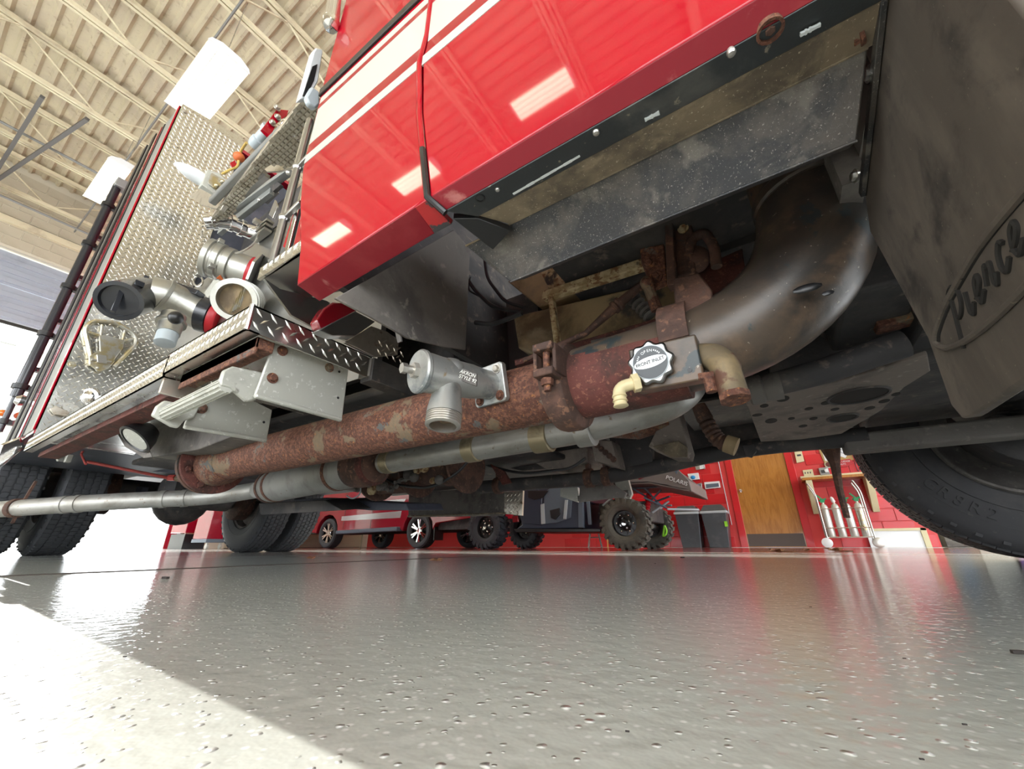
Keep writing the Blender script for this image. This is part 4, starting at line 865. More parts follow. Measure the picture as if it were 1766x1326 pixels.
for X_, Y_, r_, z0, z1 in ((-3.95,.292,.027,.95,2.75),(-4.12,.305,.016,.75,2.4)):
    po = P('suction_tube', MB().tube([(X_,Y_,z0),(X_,Y_,z1)], r_, 14), m_hoser)
    z = z0+.05
    while z < z1: P('tube_clamp', MB().lathe((X_,Y_,z), (0,0,1), [(0,r_),(.002,r_+.012),(.035,r_+.012),(.037,r_)], 12).box(X_-.02,X_+.02,Y_,.34,z,z+.03), m_blk, 0, po); z += .38
P('tube_bracket', MB().box(-3.98,-3.90,.27,.34,2.72,2.80), m_grey, .004)
P('amber_marker', MB().ball(at(4,712,1,.30), .025, 12), m_orlens)
P('chrome_fender_corner', MB().slab([at(px,py,0,-3.22) for px,py in ((-14,800),(2,765),(36,752),(44,772),(10,800),(-14,815))], (-.15,0,0)), m_chrome, .01)
P('chrome_ornament', MB().lathe(at(34,690,0,-3.8), (0,-1,0), [(-.02,.03),(0,.035),(.02,.02)], 14), m_chrome)
# ---- pump panel and discharges
PP = .745
P('pump_panel', MB().box(XB, -1.0, PP, PP+.02, .575, 1.70), m_stain)
P('pump_housing', MB().box(XB, -.95, PP+.3, PP+.5, .6, 2.0).box(XB,-.95,PP,2.7,.50,.53), m_under, .01)
def lab3(px, py, Y): return at(px, py, 1, Y)
# 1: elbow with big black cap
pts = [lab3(378,552,.74), lab3(352,544,.68), lab3(315,525,.585), lab3(283,509,.50), lab3(262,505,.455)]
sw = P('storz_elbow', MB().tube(pts, [.088,.088,.088,.086,.084], 32), m_coup)
P('swivel_ring', MB().lathe(pts[0], pts[1]-pts[0], [(-.01,.090),(0,.097),(.028,.097),(.03,.09)], 32), m_redring, 0, sw)
P('black_band', MB().lathe(pts[0].lerp(pts[2],.18), pts[1]-pts[0], [(0,.09),(.002,.096),(.055,.096),(.058,.09)], 32), m_hoser, 0, sw)
P('mount_flange', MB().lathe(lab3(384,556,.742), (0,-1,0), [(0,.115),(.012,.115)], 6), m_coup, .002, sw)
q0, q1 = lab3(250,507,.45), lab3(205,519,.335)
P('body_seam', MB().lathe(pts[3], pts[3]-pts[2], [(-.01,.087),(-.008,.094),(.008,.094),(.01,.087)], 28), m_coup, 0, sw)
cp = P('black_cap', MB().lathe(q0, q1-q0, [(-.03,.078),(.0,.088),(.03,.088),(.032,.084),(.04,.084),(.042,.090),((q1-q0).length,.090),((q1-q0).length+.002,.072),((q1-q0).length-.02,.068),((q1-q0).length-.02,.0)], 36), m_hoser, 0, sw)
P('cap_rib', MB().bar(q1+V((0,-.004,-.06)), q1+V((0,-.004,.06)), .02, .015), m_hoser, .002, sw)
for a in (30, 150, 270):
    P('cap_lug', MB().obox(q1.lerp(q0,.35)+V((.094*cos(radians(a)),0,.094*sin(radians(a)))), (.02,0,0), (0,.018,0), (0,0,.014)), m_hoser, .003, sw)
n0, n1 = lab3(298,550,.54), lab3(284,592,.535)
P('drain_neck', MB().lathe(n0, n1-n0, [(-.02,.052),(.02,.05),(.022,.062),(.034,.062),(.036,.05),((n1-n0).length*.62,.048)], 24), m_coup, 0, sw)
P('drain_cap', MB().lathe(n0.lerp(n1,.62), n1-n0, [(0,.043),((n1-n0).length*.38,.043),((n1-n0).length*.38+.002,.036)], 24), m_ltgrey, 0, sw)
P('black_knob', MB().ball(lab3(303,548,.46), .028, 14), m_blk, 0, sw)
P('pull_handle', MB().bar(lab3(292,488,.52), lab3(346,508,.62), .05, .028), m_hoser, .004, sw)
P('latch_lever', MB().bar(lab3(250,482,.43), lab3(280,493,.48), .018, .022).obox(lab3(250,482,.43), (.015,0,0), (0,.01,0), (0,0,.02)), m_hoser, .003, sw)
# 2: capped suction inlet
f0, f1 = lab3(436,473,.74), lab3(356,443,.555); d_ = (f1-f0); Ld = d_.length
si = P('capped_inlet', MB().lathe(f0, d_, [(0,.088),(Ld*.35,.086),(Ld*.42,.080),(Ld*.45,.080),(Ld*.47,.093),(Ld*.60,.093),(Ld*.62,.086),(Ld*.66,.086),(Ld*.68,.097),(Ld*.80,.097),(Ld*.82,.092),(Ld*.86,.092),(Ld*.88,.102),(Ld*.98,.102),(Ld,.095),(Ld*.985,.088),(Ld*.99,.07),(Ld*.985,.02),(Ld*1.03,.02),(Ld*1.03,0)], 40), m_coup)
P('red_gasket', MB().lathe(f0, d_, [(-.01,.092),(.015,.092)], 32), m_redring, 0, si)
P('mount_flange', MB().lathe(f0, d_, [(-.02,.125),(-.008,.125)], 8), m_steel, 0, si)
for a in (40,130,220,310): P('cap_lug', MB().obox(f0+d_*.93+V((.105*cos(radians(a)),0,.105*sin(radians(a)))), (.016,0,0), (0,.014,0), (0,0,.012)), m_coup, .003, si)
P('orange_arrow', MB().slab([f0+d_*.52+V((-.02,-.03,-.09)), f0+d_*.52+V((.02,-.03,-.088)), f0+d_*.52+V((0,.0,-.095))], (0,0,-.003)), m_orange, 0, si)
# 3: chrome elbow outlet with chain
cpts = fillet([lab3(450,405,.74), lab3(425,398,.68), lab3(392,380,.58), lab3(352,382,.50)], .08, 6)
ce = P('chrome_elbow', MB().tube(cpts, .040, 24), m_chrome)
for q in (0, 5, 9, 16): 
    i = min(q, len(cpts)-2); P('elbow_ring', MB().lathe(cpts[i], cpts[i+1]-cpts[i], [(0,.04),(.003,.048),(.022,.048),(.025,.04)], 24), m_chrome, 0, ce)
P('lug', MB().obox(lab3(447,385,.70), (.015,0,0), (0,.03,0), (0,0,.012)), m_steel, .003, ce)
mb = MB(); ch = fillet([lab3(349,390,.52), lab3(347,405,.53), lab3(352,415,.54)], .02, 5) + fillet([lab3(395,437,.62), lab3(415,436,.64), lab3(440,420,.67), lab3(447,398,.68)], .06, 10)
for i, p in enumerate(ch[:8]): mb.ball(p, .006, 6)
c2 = ch[8:]
for i in range(len(c2)-1):
    k = max(1, int((c2[i+1]-c2[i]).length/.013))
    for j in range(k): mb.ball(c2[i].lerp(c2[i+1], j/k), .006, 6)
P('bead_chain', mb, m_steel, kind='stuff')
# 4: large threaded inlet low on the panel
g0 = lab3(420,520,.68); d_ = V((.62,-.50,-.42)).normalized()*.12; g1 = g0+d_; Ld = .12; pr = [(0,.085)]
for i in range(6): pr += [(Ld*(.1+.13*i),.098),(Ld*(.16+.13*i),.098),(Ld*(.17+.13*i),.091),(Ld*(.2+.13*i),.091)]
pr += [(Ld,.094),(Ld,.072),(Ld*.6,.068)]
th = P('threaded_inlet', MB().lathe(g0, d_, pr, 36, False), m_coup)
P('inlet_strainer', MB().lathe(g0+d_*.7, d_, [(0,.073),(.002,.073)], 24), m_tan, 0, th)
for k in range(-3,4): P('strainer_bar', MB().bar(g0+d_*.74+V((.02*k,0,-.06)), g0+d_*.74+V((.02*k,0,.06)), .006, .006), m_gold, 0, th)
P('panel_label', MB().slab([lab3(352,505,.735), lab3(374,475,.735), lab3(380,486,.735), lab3(358,514,.735)], (0,.002,0)), m_castw)
P('panel_label', MB().slab([lab3(380,503,.735), lab3(392,488,.735), lab3(400,497,.735), lab3(388,512,.735)], (0,.002,0)), m_blk)
P('drain_eye', MB().tube([lab3(342+8*cos(a),485+9*sin(a),.70) for a in [i*pi/6 for i in range(12)]], .006, 6, False, True), m_steel)
P('cooling_fins', MB().box(-2.2,-2.05,.70,.74,1.66,1.675).box(-2.2,-2.05,.70,.74,1.69,1.705).box(-2.2,-2.05,.70,.74,1.72,1.735), m_coup)
# fan-shaped folding handle on the bulkhead
ZX = XB+.02
hp = lambda px, py, e=0: at(px, py, 0, ZX+e)
fan = fillet([hp(160,628), hp(146,566), hp(160,553), hp(200,556), hp(232,576), hp(236,592), hp(196,632)], .03, 5)
fh = P('folding_handle', MB().tube(fan, .0115, 10), m_gold)
P('handle_web', MB().slab([hp(170,580), hp(180,578), hp(214,587), hp(212,600), hp(194,624), hp(172,622)], (.010,0,0)), m_gold, .003, fh)
P('handle_web', MB().tube([hp(152,572), hp(180,582), hp(212,588), hp(231,584)], .008, 8), m_gold, 0, fh)
P('handle_web', MB().tube([hp(176,560), hp(172,588)], .007, 8).tube([hp(215,570), hp(208,598)], .007, 8), m_gold, 0, fh)
P('latch_base', MB().slab([hp(152,616), hp(166,606), hp(192,610), hp(196,625), hp(186,636), hp(170,641), hp(153,630)], (.018,0,0)), m_gold, .003, fh)
P('latch_block', MB().slab([hp(165,612,.018), hp(182,614,.018), hp(183,628,.018), hp(166,626,.018)], (.02,0,0)), m_steel, .003, fh)
P('latch_pin', MB().cyl(hp(158,620,.03), hp(192,624,.03), .006, 8).ball(hp(168,634,.02), .008, 8), m_steel, 0, fh)
P('chrome_light', MB().ball(at(160,684,0,XB+.015), .042, 16, (.7,1,1)).lathe(at(160,684,0,XB+.01), (.5,-.6,-.3), [(0,.045),(.01,.05),(.02,.046)], 20), m_chrome)
P('small_clevis', MB().slab([at(px,py,0,XB+.012) for px,py in ((84,706),(96,700),(120,712),(112,719),(92,715))], (.014,0,0)), m_aludirty, .003)
P('screw', MB().bolt(at(124,628,0,XB), (1,0,0), .012, .008), m_gold)
P('screw', MB().bolt(at(285,536,0,XB), (1,0,0), .01, .008), m_gold)
# ---- crosslay area above the panel
gz = 1.66
gp = [at(px,py,2,gz) for px,py in ((553,168),(521,172),(374,362),(352,392),(398,372),(457,290),(470,283),(502,288),(545,215),(556,192))]
gtr = P('grip_tread', MB().slab(gp, (0,0,.03)), m_grip, .001)
mb = MB(); a0 = gp[0]; nn = 0
# rows of raised teeth seen from below
def inside(p, poly):
    c = False; n = len(poly)
    for i in range(n):
        x1,y1,x2,y2 = poly[i].x,poly[i].y,poly[(i+1)%n].x,poly[(i+1)%n].y
        if (y1 > p[1]) != (y2 > p[1]) and p[0] < (x2-x1)*(p[1]-y1)/(y2-y1)+x1: c = not c
    return c
x = -2.25
while x < -1.1:
    y = .38
    while y < .72:
        if inside((x,y), gp): mb.box(x-.009, x+.009, y-.0055, y+.0055, gz-.010, gz); nn += 1
        y += .017
    x += .026
P('tread_teeth', mb, m_grip, smooth=False, parent=gtr, kind='stuff')
r0, r1 = at(366,348,1,.47), at(490,222,1,.47)
gr = P('grab_rail', MB().bar(r0, r1, .035, .04), m_hoseg, .008)
P('rail_end_ball', MB().ball(at(495,217,1,.465), .028, 14).tube([at(495,217,1,.465), at(512,232,1,.50)], .012, 10).ball(at(512,233,1,.50), .018, 10), m_chrome, 0, gr)
P('rail_base', MB().slab([at(px,py,1,.50) for px,py in ((326,338),(345,325),(388,348),(380,362),(345,352))], (0,.02,0)), m_grip, .002, gr)
P('chrome_crossbar', MB().tube([at(378,362,1,.52), at(456,296,1,.52)], .012, 10).bar(at(376,372,1,.54), at(460,302,1,.54), .03, .02), m_stain)
P('gusset', MB().slab([at(px,py,1,.56) for px,py in ((455,296),(458,282),(505,288),(480,295))], (0,.01,0)), m_grip, .001)
vt = [at(470,452,1,.345), at(490,375,1,.345), at(512,290,1,.345), at(531,212,1,.345)]
vr = P('vertical_grab_rail', MB().tube([V((vt[0].x,.345,vt[0].z)), V((vt[0].x,.345,vt[3].z))], .010, 14), m_stain)
P('vertical_grab_rail', MB().tube([V((vt[0].x+.03,.36,vt[0].z)), V((vt[0].x+.03,.36,vt[3].z))], .008, 12), m_chrome)
for z in (.83, 1.005): P('rail_standoff', MB().bar((vt[0].x,.345,z), (-.835,.345,z+.015), .012, .012).ball((vt[0].x,.345,z), .014, 10), m_stain, .002, vr)
P('dark_recess', MB().box(XB,-.86, .95, .97, 1.0, 2.4), m_under)
P('hose_bed_part', MB().slab([at(px,py,1,.85) for px,py in ((430,315),(455,300),(470,325),(450,345),(425,335))], (0,.05,0)), m_stain, .004)
P('recess_rail', MB().bar(at(392,372,1,.7), at(500,295,1,.7), .04, .03).bar(at(380,400,1,.72), at(470,330,1,.72), .03, .05), m_grey, .003)
P('recess_latch', MB().slab([at(px,py,1,.70) for px,py in ((463,320),(478,312),(484,318),(470,330)) ], (0,.02,0)), m_under, .002)
P('recess_bolt', MB().ball(at(447,345,1,.68), .01, 8).ball(at(497,298,1,.5), .01, 8), m_steel)
P('red_inner_panel', MB().slab([at(px,py,1,.42) for px,py in ((488,425),(518,330),(520,420),(500,432))], (0,.01,0)), m_red)
P('silver_hook', MB().slab([at(px,py,1,.62) for px,py in ((463,370),(474,344),(478,356),(470,376))], (0,.01,0)), m_steel, .002)
# floodlight, beads, straps, beacon plate
fb = P('light_box', MB().slab([at(px,py,0,-2.75) for px,py in ((348,318),(358,292),(376,297),(395,315),(392,325),(372,336))], (-.06,0,0)), m_castw, .004)
P('light_box_core', MB().slab([at(px,py,0,-2.745) for px,py in ((358,316),(365,298),(391,314),(386,326),(372,328))], (.004,0,0)), m_gold, .002, fb)
P('bronze_bulb', MB().ball(at(374,321,0,-2.73), .018, 12, (1,1,.8)), m_gold, 0, fb); P('bronze_bulb', MB().ball(at(384,313,0,-2.73), .015, 12), m_gold, 0, fb)
P('bullet_housing', MB().lathe(at(352,312,0,-2.8), at(318,291,0,-2.8)-at(352,312,0,-2.8), [(0,.045),(.05,.047),(.10,.040),(.14,.026),(.165,.006)], 24), m_whitepl, 0, fb)
P('orange_ball', MB().ball(at(412,271,0,-2.2), .030, 14, (1,1,.85)), m_orange)
P('yellow_strap', MB().tube(fillet([at(383,300,0,-2.3), at(400,291,0,-2.25), at(410,288,0,-2.2), at(414,262,0,-2.2), at(425,246,0,-2.1)], .04, 5), .007, 8), m_yel)
P('red_tag', MB().slab([at(px,py,0,-2.22) for px,py in ((396,282),(404,277),(408,286),(400,289))], (.006,0,0)), m_redring)
P('grey_canister', MB().lathe(at(437,252,0,-2.0), at(458,228,0,-1.9)-at(437,252,0,-2.0), [(0,.028),(.02,.034),(.05,.034),(.055,.028),(.11,.028),(.115,.034),(.14,.034)], 16), m_ltgrey)
bpl = P('red_plate', MB().slab([at(px,py,0,-1.75) for px,py in ((452,222),(478,188),(498,190),(495,200),(478,212),(466,236))], (-.02,0,0)), m_red, .002)
for px, py in ((470,212),(479,202),(478,186)): P('bolt', MB().bolt(at(px,py,0,-1.74), (1,0,0), .011, .012), m_steel, 0, bpl)
# white rear cab light and chrome marker
wl = P('scene_light', MB().slab([at(px,py,0,-1.0) for px,py in ((518,170),(541,88),(545,82),(557,85),(557,92),(549,140),(534,168))], (-.03,0,0)), m_whitepl, .004)
P('light_louvre', MB().slab([at(px,py,0,-.999) for px,py in ((521,166),(538,115),(547,111),(541,140),(527,168))], (.003,0,0)), m_blk, .001, wl)
P('light_cover', MB().slab([at(px,py,0,-.97) for px,py in ((528,165),(538,148),(552,158),(552,180),(545,187),(533,178))], (-.02,0,0)), m_ltgrey, .006)
P('chrome_marker', MB().lathe(at(571,40,1,.31), at(580,-10,1,.31)-at(571,40,1,.31), [(-.022,.006),(-.018,.02),(-.002,.026),(.004,.026),(.006,.022),(.14,.022)], 20), m_chrome)
# ---- underside at the left: fittings, red line, round lamp
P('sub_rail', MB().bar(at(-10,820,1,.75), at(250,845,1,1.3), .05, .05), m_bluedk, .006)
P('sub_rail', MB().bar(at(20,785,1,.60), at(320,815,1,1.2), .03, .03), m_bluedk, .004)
P('red_line', MB().tube([at(150,796,1,.62), at(225,811,1,.80), at(300,826,1,1.0), at(330,832,1,1.1)], [.009,.009,.010,.014], 10), m_redpipe)
P('line_fitting', MB().lathe(at(292,824,1,.98), V((1,.4,-.03)), [(0,.02),(.05,.02)], 6), m_redpipe)
P('brass_tee', MB().lathe(at(305,825,1,1.0), V((1,.4,-.03)), [(0,.018),(.09,.022)], 10), m_tan)
vv = P('drain_cock', MB().obox(at(118,791,1,.56), (.022,.0,0), (0,.012,0), (0,0,.022)), m_castw, .002); P('cock_nut', MB().lathe(at(104,790,1,.555), V((1,.3,0)), [(0,.025),(.02,.025)], 6), m_castw, .002, vv)
P('u_bolt', MB().tube(fillet([at(148,800,1,.60), at(140,783,1,.60), at(146,772,1,.60), at(136,764,1,.60)], .02, 5), .006, 8), m_redpipe)
sc = at(234,757,1,.45); sa = V((.10,-.60,-.75)).normalized()
sp_ = P('round_work_lamp', MB().lathe(sc, sa, [(-.06,.03),(-.03,.05),(-.004,.058),(.004,.060),(.006,.052),(.0,.048)], 30), m_blk)
P('lamp_lens', MB().lathe(sc, sa, [(-.002,.048),(.003,.047),(.005,.0)], 30), m_castw, 0, sp_)
P('lamp_bracket', MB().slab([at(px,py,1,.50) for px,py in ((192,730),(214,722),(250,760),(262,788),(248,790),(215,770))], (0,.003,0)), m_under2, .001)
P('inner_box', MB().slab([at(px,py,1,.60) for px,py in ((215,722),(275,700),(345,735),(400,752),(340,775),(262,788))], (0,.2,.0)), m_under2, .004)
# ================================================================== RED PICKUP (parked parallel, bed to the right)
K = 6.2; zf = lambda v: max(0, .0)
def pk(r, z): return (r*K, z)
PU = thing('pickup_truck', (-8.6, K+.95, 0), 'dark red pickup truck with silver stripe parked beyond the rear axle', 'truck')
def Q(name, mb, mat, bevel=0, parent=None, **k): return obj(name, mb, mat, parent or PU, bevel, **k)
xr, xf_ = -1.02*K, -1.512*K          # rear and front wheel centres
Rw = .335
side = []
def archpts(xc, r, n=8): return [(xc + r*cos(pi*(1-i/n)), K, Rw + r*sin(pi*(1-i/n))) for i in range(n+1)]
prof = [(-1.78*K,K,.50)] + archpts(xf_, .42) + [(xf_+.50,K,.36), (xr-.50,K,.36)] + archpts(xr, .42) + [(xr+.5,K,.46), (-.76*K,K,.55), (-.75*K,K,1.0), (-.76*K,K,1.32), (xr-.62,K,1.34), (xr-.62,K,1.36), (xr-.9,K,1.85), (xr-2.2,K,1.88), (xf_+.75,K,1.40), (xf_-.2,K,1.28), (-1.80*K,K,1.05)]
Q('body_shell', MB().slab(prof, (0,1.9,0)), m_truckred, .02, ang=25)
Q('underbody', MB().box(-1.75*K, -.78*K, K+.12, K+1.78, .34, .55), m_under)
Q('side_step', MB().slab([(xf_+.50,K-.10,.30),(xr-.50,K-.10,.33),(xr-.50,K-.10,.42),(xf_+.50,K-.10,.38)], (0,.14,0)), m_bluep, .02)
Q('silver_band', MB().slab([(xf_+.52,K-.004,.60),(xr-.52,K-.004,.60),(xr-.5,K-.004,.74),(xf_+.52,K-.004,.70)], (0,.006,0)), m_silver)
Q('silver_band', MB().slab([(xr-1.65,K-.004,.80),(xr-.5,K-.004,.84),(xr-.40,K-.004,.98),(xr-1.5,K-.004,.98)], (0,.006,0)), m_silver)
Q('door_line', MB().box(xr-1.46,xr-1.45,K-.003,K,.42,1.35), m_blk); Q('door_line', MB().box(xf_+.62,xf_+.63,K-.003,K,.42,1.35), m_blk)
Q('side_window', MB().slab([(xr-.85,K-.004,1.42),(xr-2.5,K-.004,1.42),(xr-2.1,K-.004,1.78),(xr-1.0,K-.004,1.78)], (0,.006,0)), m_glass)
for q in range(2):
    Q('door_emblem', MB().slab([((xf_+1.18)+.10*a, K-.006-.001*q, .93+.10*b) for a, b in (((-1,.6),(0,1),(1,.6),(.7,-.6),(0,-1),(-.7,-.6)) if q == 0 else ((-.5,.2),(0,.5),(.5,.2),(.3,-.4),(0,-.6),(-.3,-.4)))], (0,.002,0)), m_gold if q == 0 else m_redring)
pt = tyre_mesh(Rw, .25, .225, 5, 60, m_rubber2)
mb = MB().lathe((0,-.10,0), (0,1,0), [(0,.232),(.01,.238),(.03,.215),(.16,.205)], 40, False).lathe((0,-.06,0), (0,-1,0), [(0,.07),(.02,.06),(.025,0)], 20).lathe((0,.02,0),(0,1,0),[(0,.215),(.01,.215)],32)
rim0 = mb.mesh('wheel_rim', m_blk, True)
mb = MB()
for k in range(6):
    for s_ in (-.09, .09):
        a = 2*pi*k/6 + pi/6; b = a + s_*1.6; mb.bar((.05*cos(a),-.075,.05*sin(a)), (.22*cos(b),-.09,.22*sin(b)), .03, .03, (0,1,0))
for k in range(6): a = 2*pi*k/6; mb.bolt((.058*cos(a),-.085,.058*sin(a)), (0,-1,0), .011, .015)
mb.lathe((0,-.105,0), (0,1,0), [(0,.225),(.012,.232),(.02,.22)], 40, False).lathe((0,-.075,0),(0,-1,0),[(0,.085),(.01,.08),(.012,0)],20)
spk = mb.mesh('alloy_spokes', m_chrome, True)
def put(me, name, par, loc):
    o = bpy.data.objects.new(name, me); COL.objects.link(o); o.parent = par; o.location = V(loc) - WT.get(par.name, V((0,0,0))); WT[o.name] = V((0,0,0)); return o
for x_ in (xr, xf_):
    for y_ in (K+.14, K+1.72):
        t = put(pt, 'tyre', PU, (x_, y_, Rw)); r = bpy.data.objects.new('wheel_rim', rim0); COL.objects.link(r); r.parent = t
        s_ = bpy.data.objects.new('alloy_spokes', spk); COL.objects.link(s_); s_.parent = t
Q('mud_flap', MB().box(xr+.44,xr+.46,K+.02,K+.28,.15,.5), m_blk)
# ================================================================== SIDE-BY-SIDE UTILITY VEHICLE
G = 5.55
UV = thing('utility_vehicle', (-3.0, G+.7, 0), 'dark blue side-by-side utility vehicle with knobbly tyres and raised cargo bed', 'vehicle')
def U(name, mb, mat, bevel=0, parent=None, **k): return obj(name, mb, mat, parent or UV, bevel, **k)
ru = .325; xu_r, xu_f = -.327*G, -.738*G
for (x_, y_, dusty) in ((xu_r, G+.05, 1), (xu_r, G+1.25, 1), (xu_f, G+.05, 0), (xu_f, G+1.25, 0)):
    key = 'du' if dusty else 'bl'
    if key not in globals(): globals()[key] = tyre_mesh(ru, .25, .17, 3, 22, m_utvr if dusty else m_utvb, True, .02, .022)
    t = put(globals()[key], 'tyre', UV, (x_, y_, ru))
    if 'urim' not in globals():
        mb = MB().lathe((0,-.10,0), (0,1,0), [(0,.176),(.012,.182),(.022,.165),(.06,.155),(.062,.10),(.05,.07),(.02,.045),(.0,.04),(-.005,0)], 36, False)
        mb.lathe((0,.11,0), (0,-1,0), [(0,.176),(.012,.182),(.022,.165),(.15,.155)], 36, False)
        for k in range(8): a = 2*pi*k/8; mb.lathe((.125*cos(a),-.043,.125*sin(a)), (0,-1,0), [(0,.022),(.006,.02),(.006,0)], 10)
        urim = mb.mesh('wheel_rim', m_blk, True)
        mb = MB(); 
        for k in range(4): a = 2*pi*k/4+.4; mb.bolt((.062*cos(a),-.06,.062*sin(a)), (0,-1,0), .010, .014)
        mb.lathe((0,-.095,0), (0,-1,0), [(0,.03),(.012,.028),(.014,0)], 16)
        for k in range(6): a = 2*pi*k/6; mb.ball((.115*cos(a),-.05,.115*sin(a)), .012, 8)
        unut = mb.mesh('wheel_nuts', m_chrome, True)
    for me, nm in ((urim,'wheel_rim'),(unut,'wheel_nuts')):
        r = bpy.data.objects.new(nm, me); COL.objects.link(r); r.parent = t
uz = lambda px, py, dy=0: at(px, py, 1, G+dy)
cabf = U('front_body', MB().slab([uz(px,py) for px,py in ((884,838),(900,905),(890,912),(1000,911),(1003,900),(1000,838))], (0,1.25,0)), m_navy, .015)
U('door_panel', MB().slab([uz(px,py,-.01) for px,py in ((898,846),(903,903),(935,906),(934,850),(922,838))], (0,.03,0)), m_navy, .01, cabf)
U('door_panel', MB().slab([uz(px,py,-.01) for px,py in ((938,850),(952,838),(988,840),(984,893),(960,902),(938,904))], (0,.03,0)), m_bluep, .01, cabf)
U('door_opening_trim', MB().slab([uz(px,py,-.02) for px,py in ((932,870),(938,868),(940,903),(933,904))], (0,.03,0)), m_ltgrey, .004, cabf)
U('latch', MB().slab([uz(px,py,-.03) for px,py in ((948,880),(964,876),(966,886),(958,896),(950,893))], (0,.03,0)), m_blk, .004, cabf)
U('silver_pull', MB().slab([uz(px,py,-.03) for px,py in ((974,862),(979,862),(976,895),(971,895))], (0,.02,0)), m_ltgrey, .003, cabf)
U('fan_cowl', MB().slab([uz(px,py,-.03) for px,py in ((910,846),(945,846),(936,858),(922,862),(910,858))], (0,.03,0)), m_blk, .005, cabf)
U('red_marker', MB().slab([uz(px,py,-.02) for px,py in ((883,890),(892,889),(894,900),(884,901))], (0,.03,0)), m_lens, .004)
U('sill', MB().slab([uz(px,py,-.02) for px,py in ((886,912),(1035,912),(1036,917),(890,918))], (0,1.3,0)), m_blk, .006)
U('door_post', MB().bar(uz(1002,842), uz(1003,910), .05, .08).bar(uz(1014,862), uz(1018,905), .03, .05), m_bluep, .006)
U('engine_frame', MB().box(xu_r-.45, xu_r+.25, G+.25, G+1.1, .35, .62), m_under, .02)
mb = MB()
for k in range(7):
    a = V((xu_r+rnd.uniform(-.5,.5), G+rnd.uniform(.1,.9), rnd.uniform(.45,.60))); b = a+V((rnd.uniform(-.4,.4), rnd.uniform(-.1,.4), rnd.uniform(-.05,.2))); mb.cyl(a, b, .014, 8)
U('frame_tubes', mb, m_ltgrey)
U('spring_shock', MB().lathe((xu_r+.22,G+.25,.42), (.25,.1,1), [(0,.02)]+[(.02+.02*i,.045 if i%2 else .03) for i in range(14)]+[(.32,.02)], 12), m_redring)
U('front_deck', MB().box(xu_f-.35,-.43*G, G+.02, G+1.28, .62, .80), m_navy, .03)
U('seat', MB().box(-.62*G,-.45*G, G+.1, G+1.2, .80, .95), m_blk, .04)
U('roll_bar', MB().tube(fillet([(-.60*G,G+.05,.8),(-.58*G,G+.12,1.8),(-.44*G,G+.12,1.8),(-.42*G,G+.05,.7)], .15, 5), .025, 10).tube(fillet([(-.60*G,G+1.25,.8),(-.58*G,G+1.18,1.8),(-.44*G,G+1.18,1.8),(-.42*G,G+1.25,.7)], .15, 5), .025, 10), m_blk)
bd = U('cargo_bed', MB().slab([uz(px,py,.0) for px,py in ((1010,832),(1130,800),(1143,795),(1160,800),(1188,828),(1193,847),(1180,845),(1120,833),(1030,838))], (0,.03,0)).slab([uz(px,py,.0) for px,py in ((1010,838),(1120,834),(1190,848),(1188,842),(1120,829),(1010,832))], (0,1.25,0)), m_bedgrey, .008)
U('bed_far_side', MB().slab([uz(px,py,0)+V((0,1.22,0)) for px,py in ((1010,830),(1143,795),(1188,828),(1193,847),(1120,833))], (0,.03,0)), m_bedgrey, .008, bd)
U('tail_panel', MB().slab([uz(px,py,0) for px,py in ((1186,826),(1193,847),(1190,848),(1183,830))], (0,1.25,0)), m_bedgrey, .006, bd)
tA, tB = uz(1158,826,-.008), uz(1176,832,-.008)
text('bed_lettering', 'POLARIS', .072, tA.lerp(tB,.5)+V((0,-.004,0)), tB-tA, (0,0,1), m_whitepl, bd, .002)
U('bed_chevron', MB().slab([uz(px,py,-.01) for px,py in ((1158,806),(1170,806),(1167,818))], (0,.01,0)), m_bluep, .002, bd)
U('tail_light', MB().slab([uz(px,py,-.01) for px,py in ((1098,822),(1114,817),(1117,821),(1102,827))], (0,.02,0)), m_lens, .003)
mb = MB()
for a_, b_ in (((1015,840),(1120,842)), ((1030,848),(1150,838)), ((1110,858),(1150,876)), ((1090,842),(1125,862)), ((1112,842),(1140,872)), ((1140,845),(1118,868)), ((1020,856),(1060,852)), ((1155,856),(1128,866))):
    mb.cyl(uz(*a_, .2), uz(*b_, .3), .013, 8)
U('under_bed_frame', mb, m_bluep)
U('lime_tie_strap', MB().tube(fillet([uz(1146,906,.95), uz(1150,915,.95), uz(1148,922,.95), uz(1143,925,.95), uz(1146,906,.95)], .03, 4), .015, 8), m_lime)

# ================================================================== THINGS ALONG THE RED WALL
def bin_(px, label):
    c = at(px, 942, 1, YW-.28); x = c.x
    t = thing('waste_bin', (x, YW-.28, 0), label, 'bin', 'wall waste bins')
    mb = MB().slab([(x-.165,YW-.45,0),(x+.165,YW-.45,0),(x+.165,YW-.11,0),(x-.165,YW-.11,0)], (0,0,.01))
    lo = [(-.165,-.17),(.165,-.17),(.165,.17),(-.165,.17)]; hi = [(-.215,-.21),(.215,-.21),(.215,.21),(-.215,.21)]
    mb.add([(x+a,YW-.28+b,.01) for a,b in lo]+[(x+a,YW-.28+b,.62) for a,b in hi], [(0,1,5,4),(1,2,6,5),(2,3,7,6),(3,0,4,7),(4,5,6,7)])
    obj('bin_body', mb, m_bin, t, .012)
    obj('bin_rim', MB().box(x-.235,x+.235,YW-.51,YW-.05,.60,.645), m_ltgrey, t, .01)
    mb = MB().add([(x+a*1.05,YW-.28+b*1.05,.645) for a,b in hi]+[(x+a*.7,YW-.28+b*.8,.76) for a,b in hi], [(0,1,5,4),(1,2,6,5),(2,3,7,6),(3,0,4,7),(4,5,6,7)])
    obj('bin_lid', mb, m_bin, t, .01)
    return t
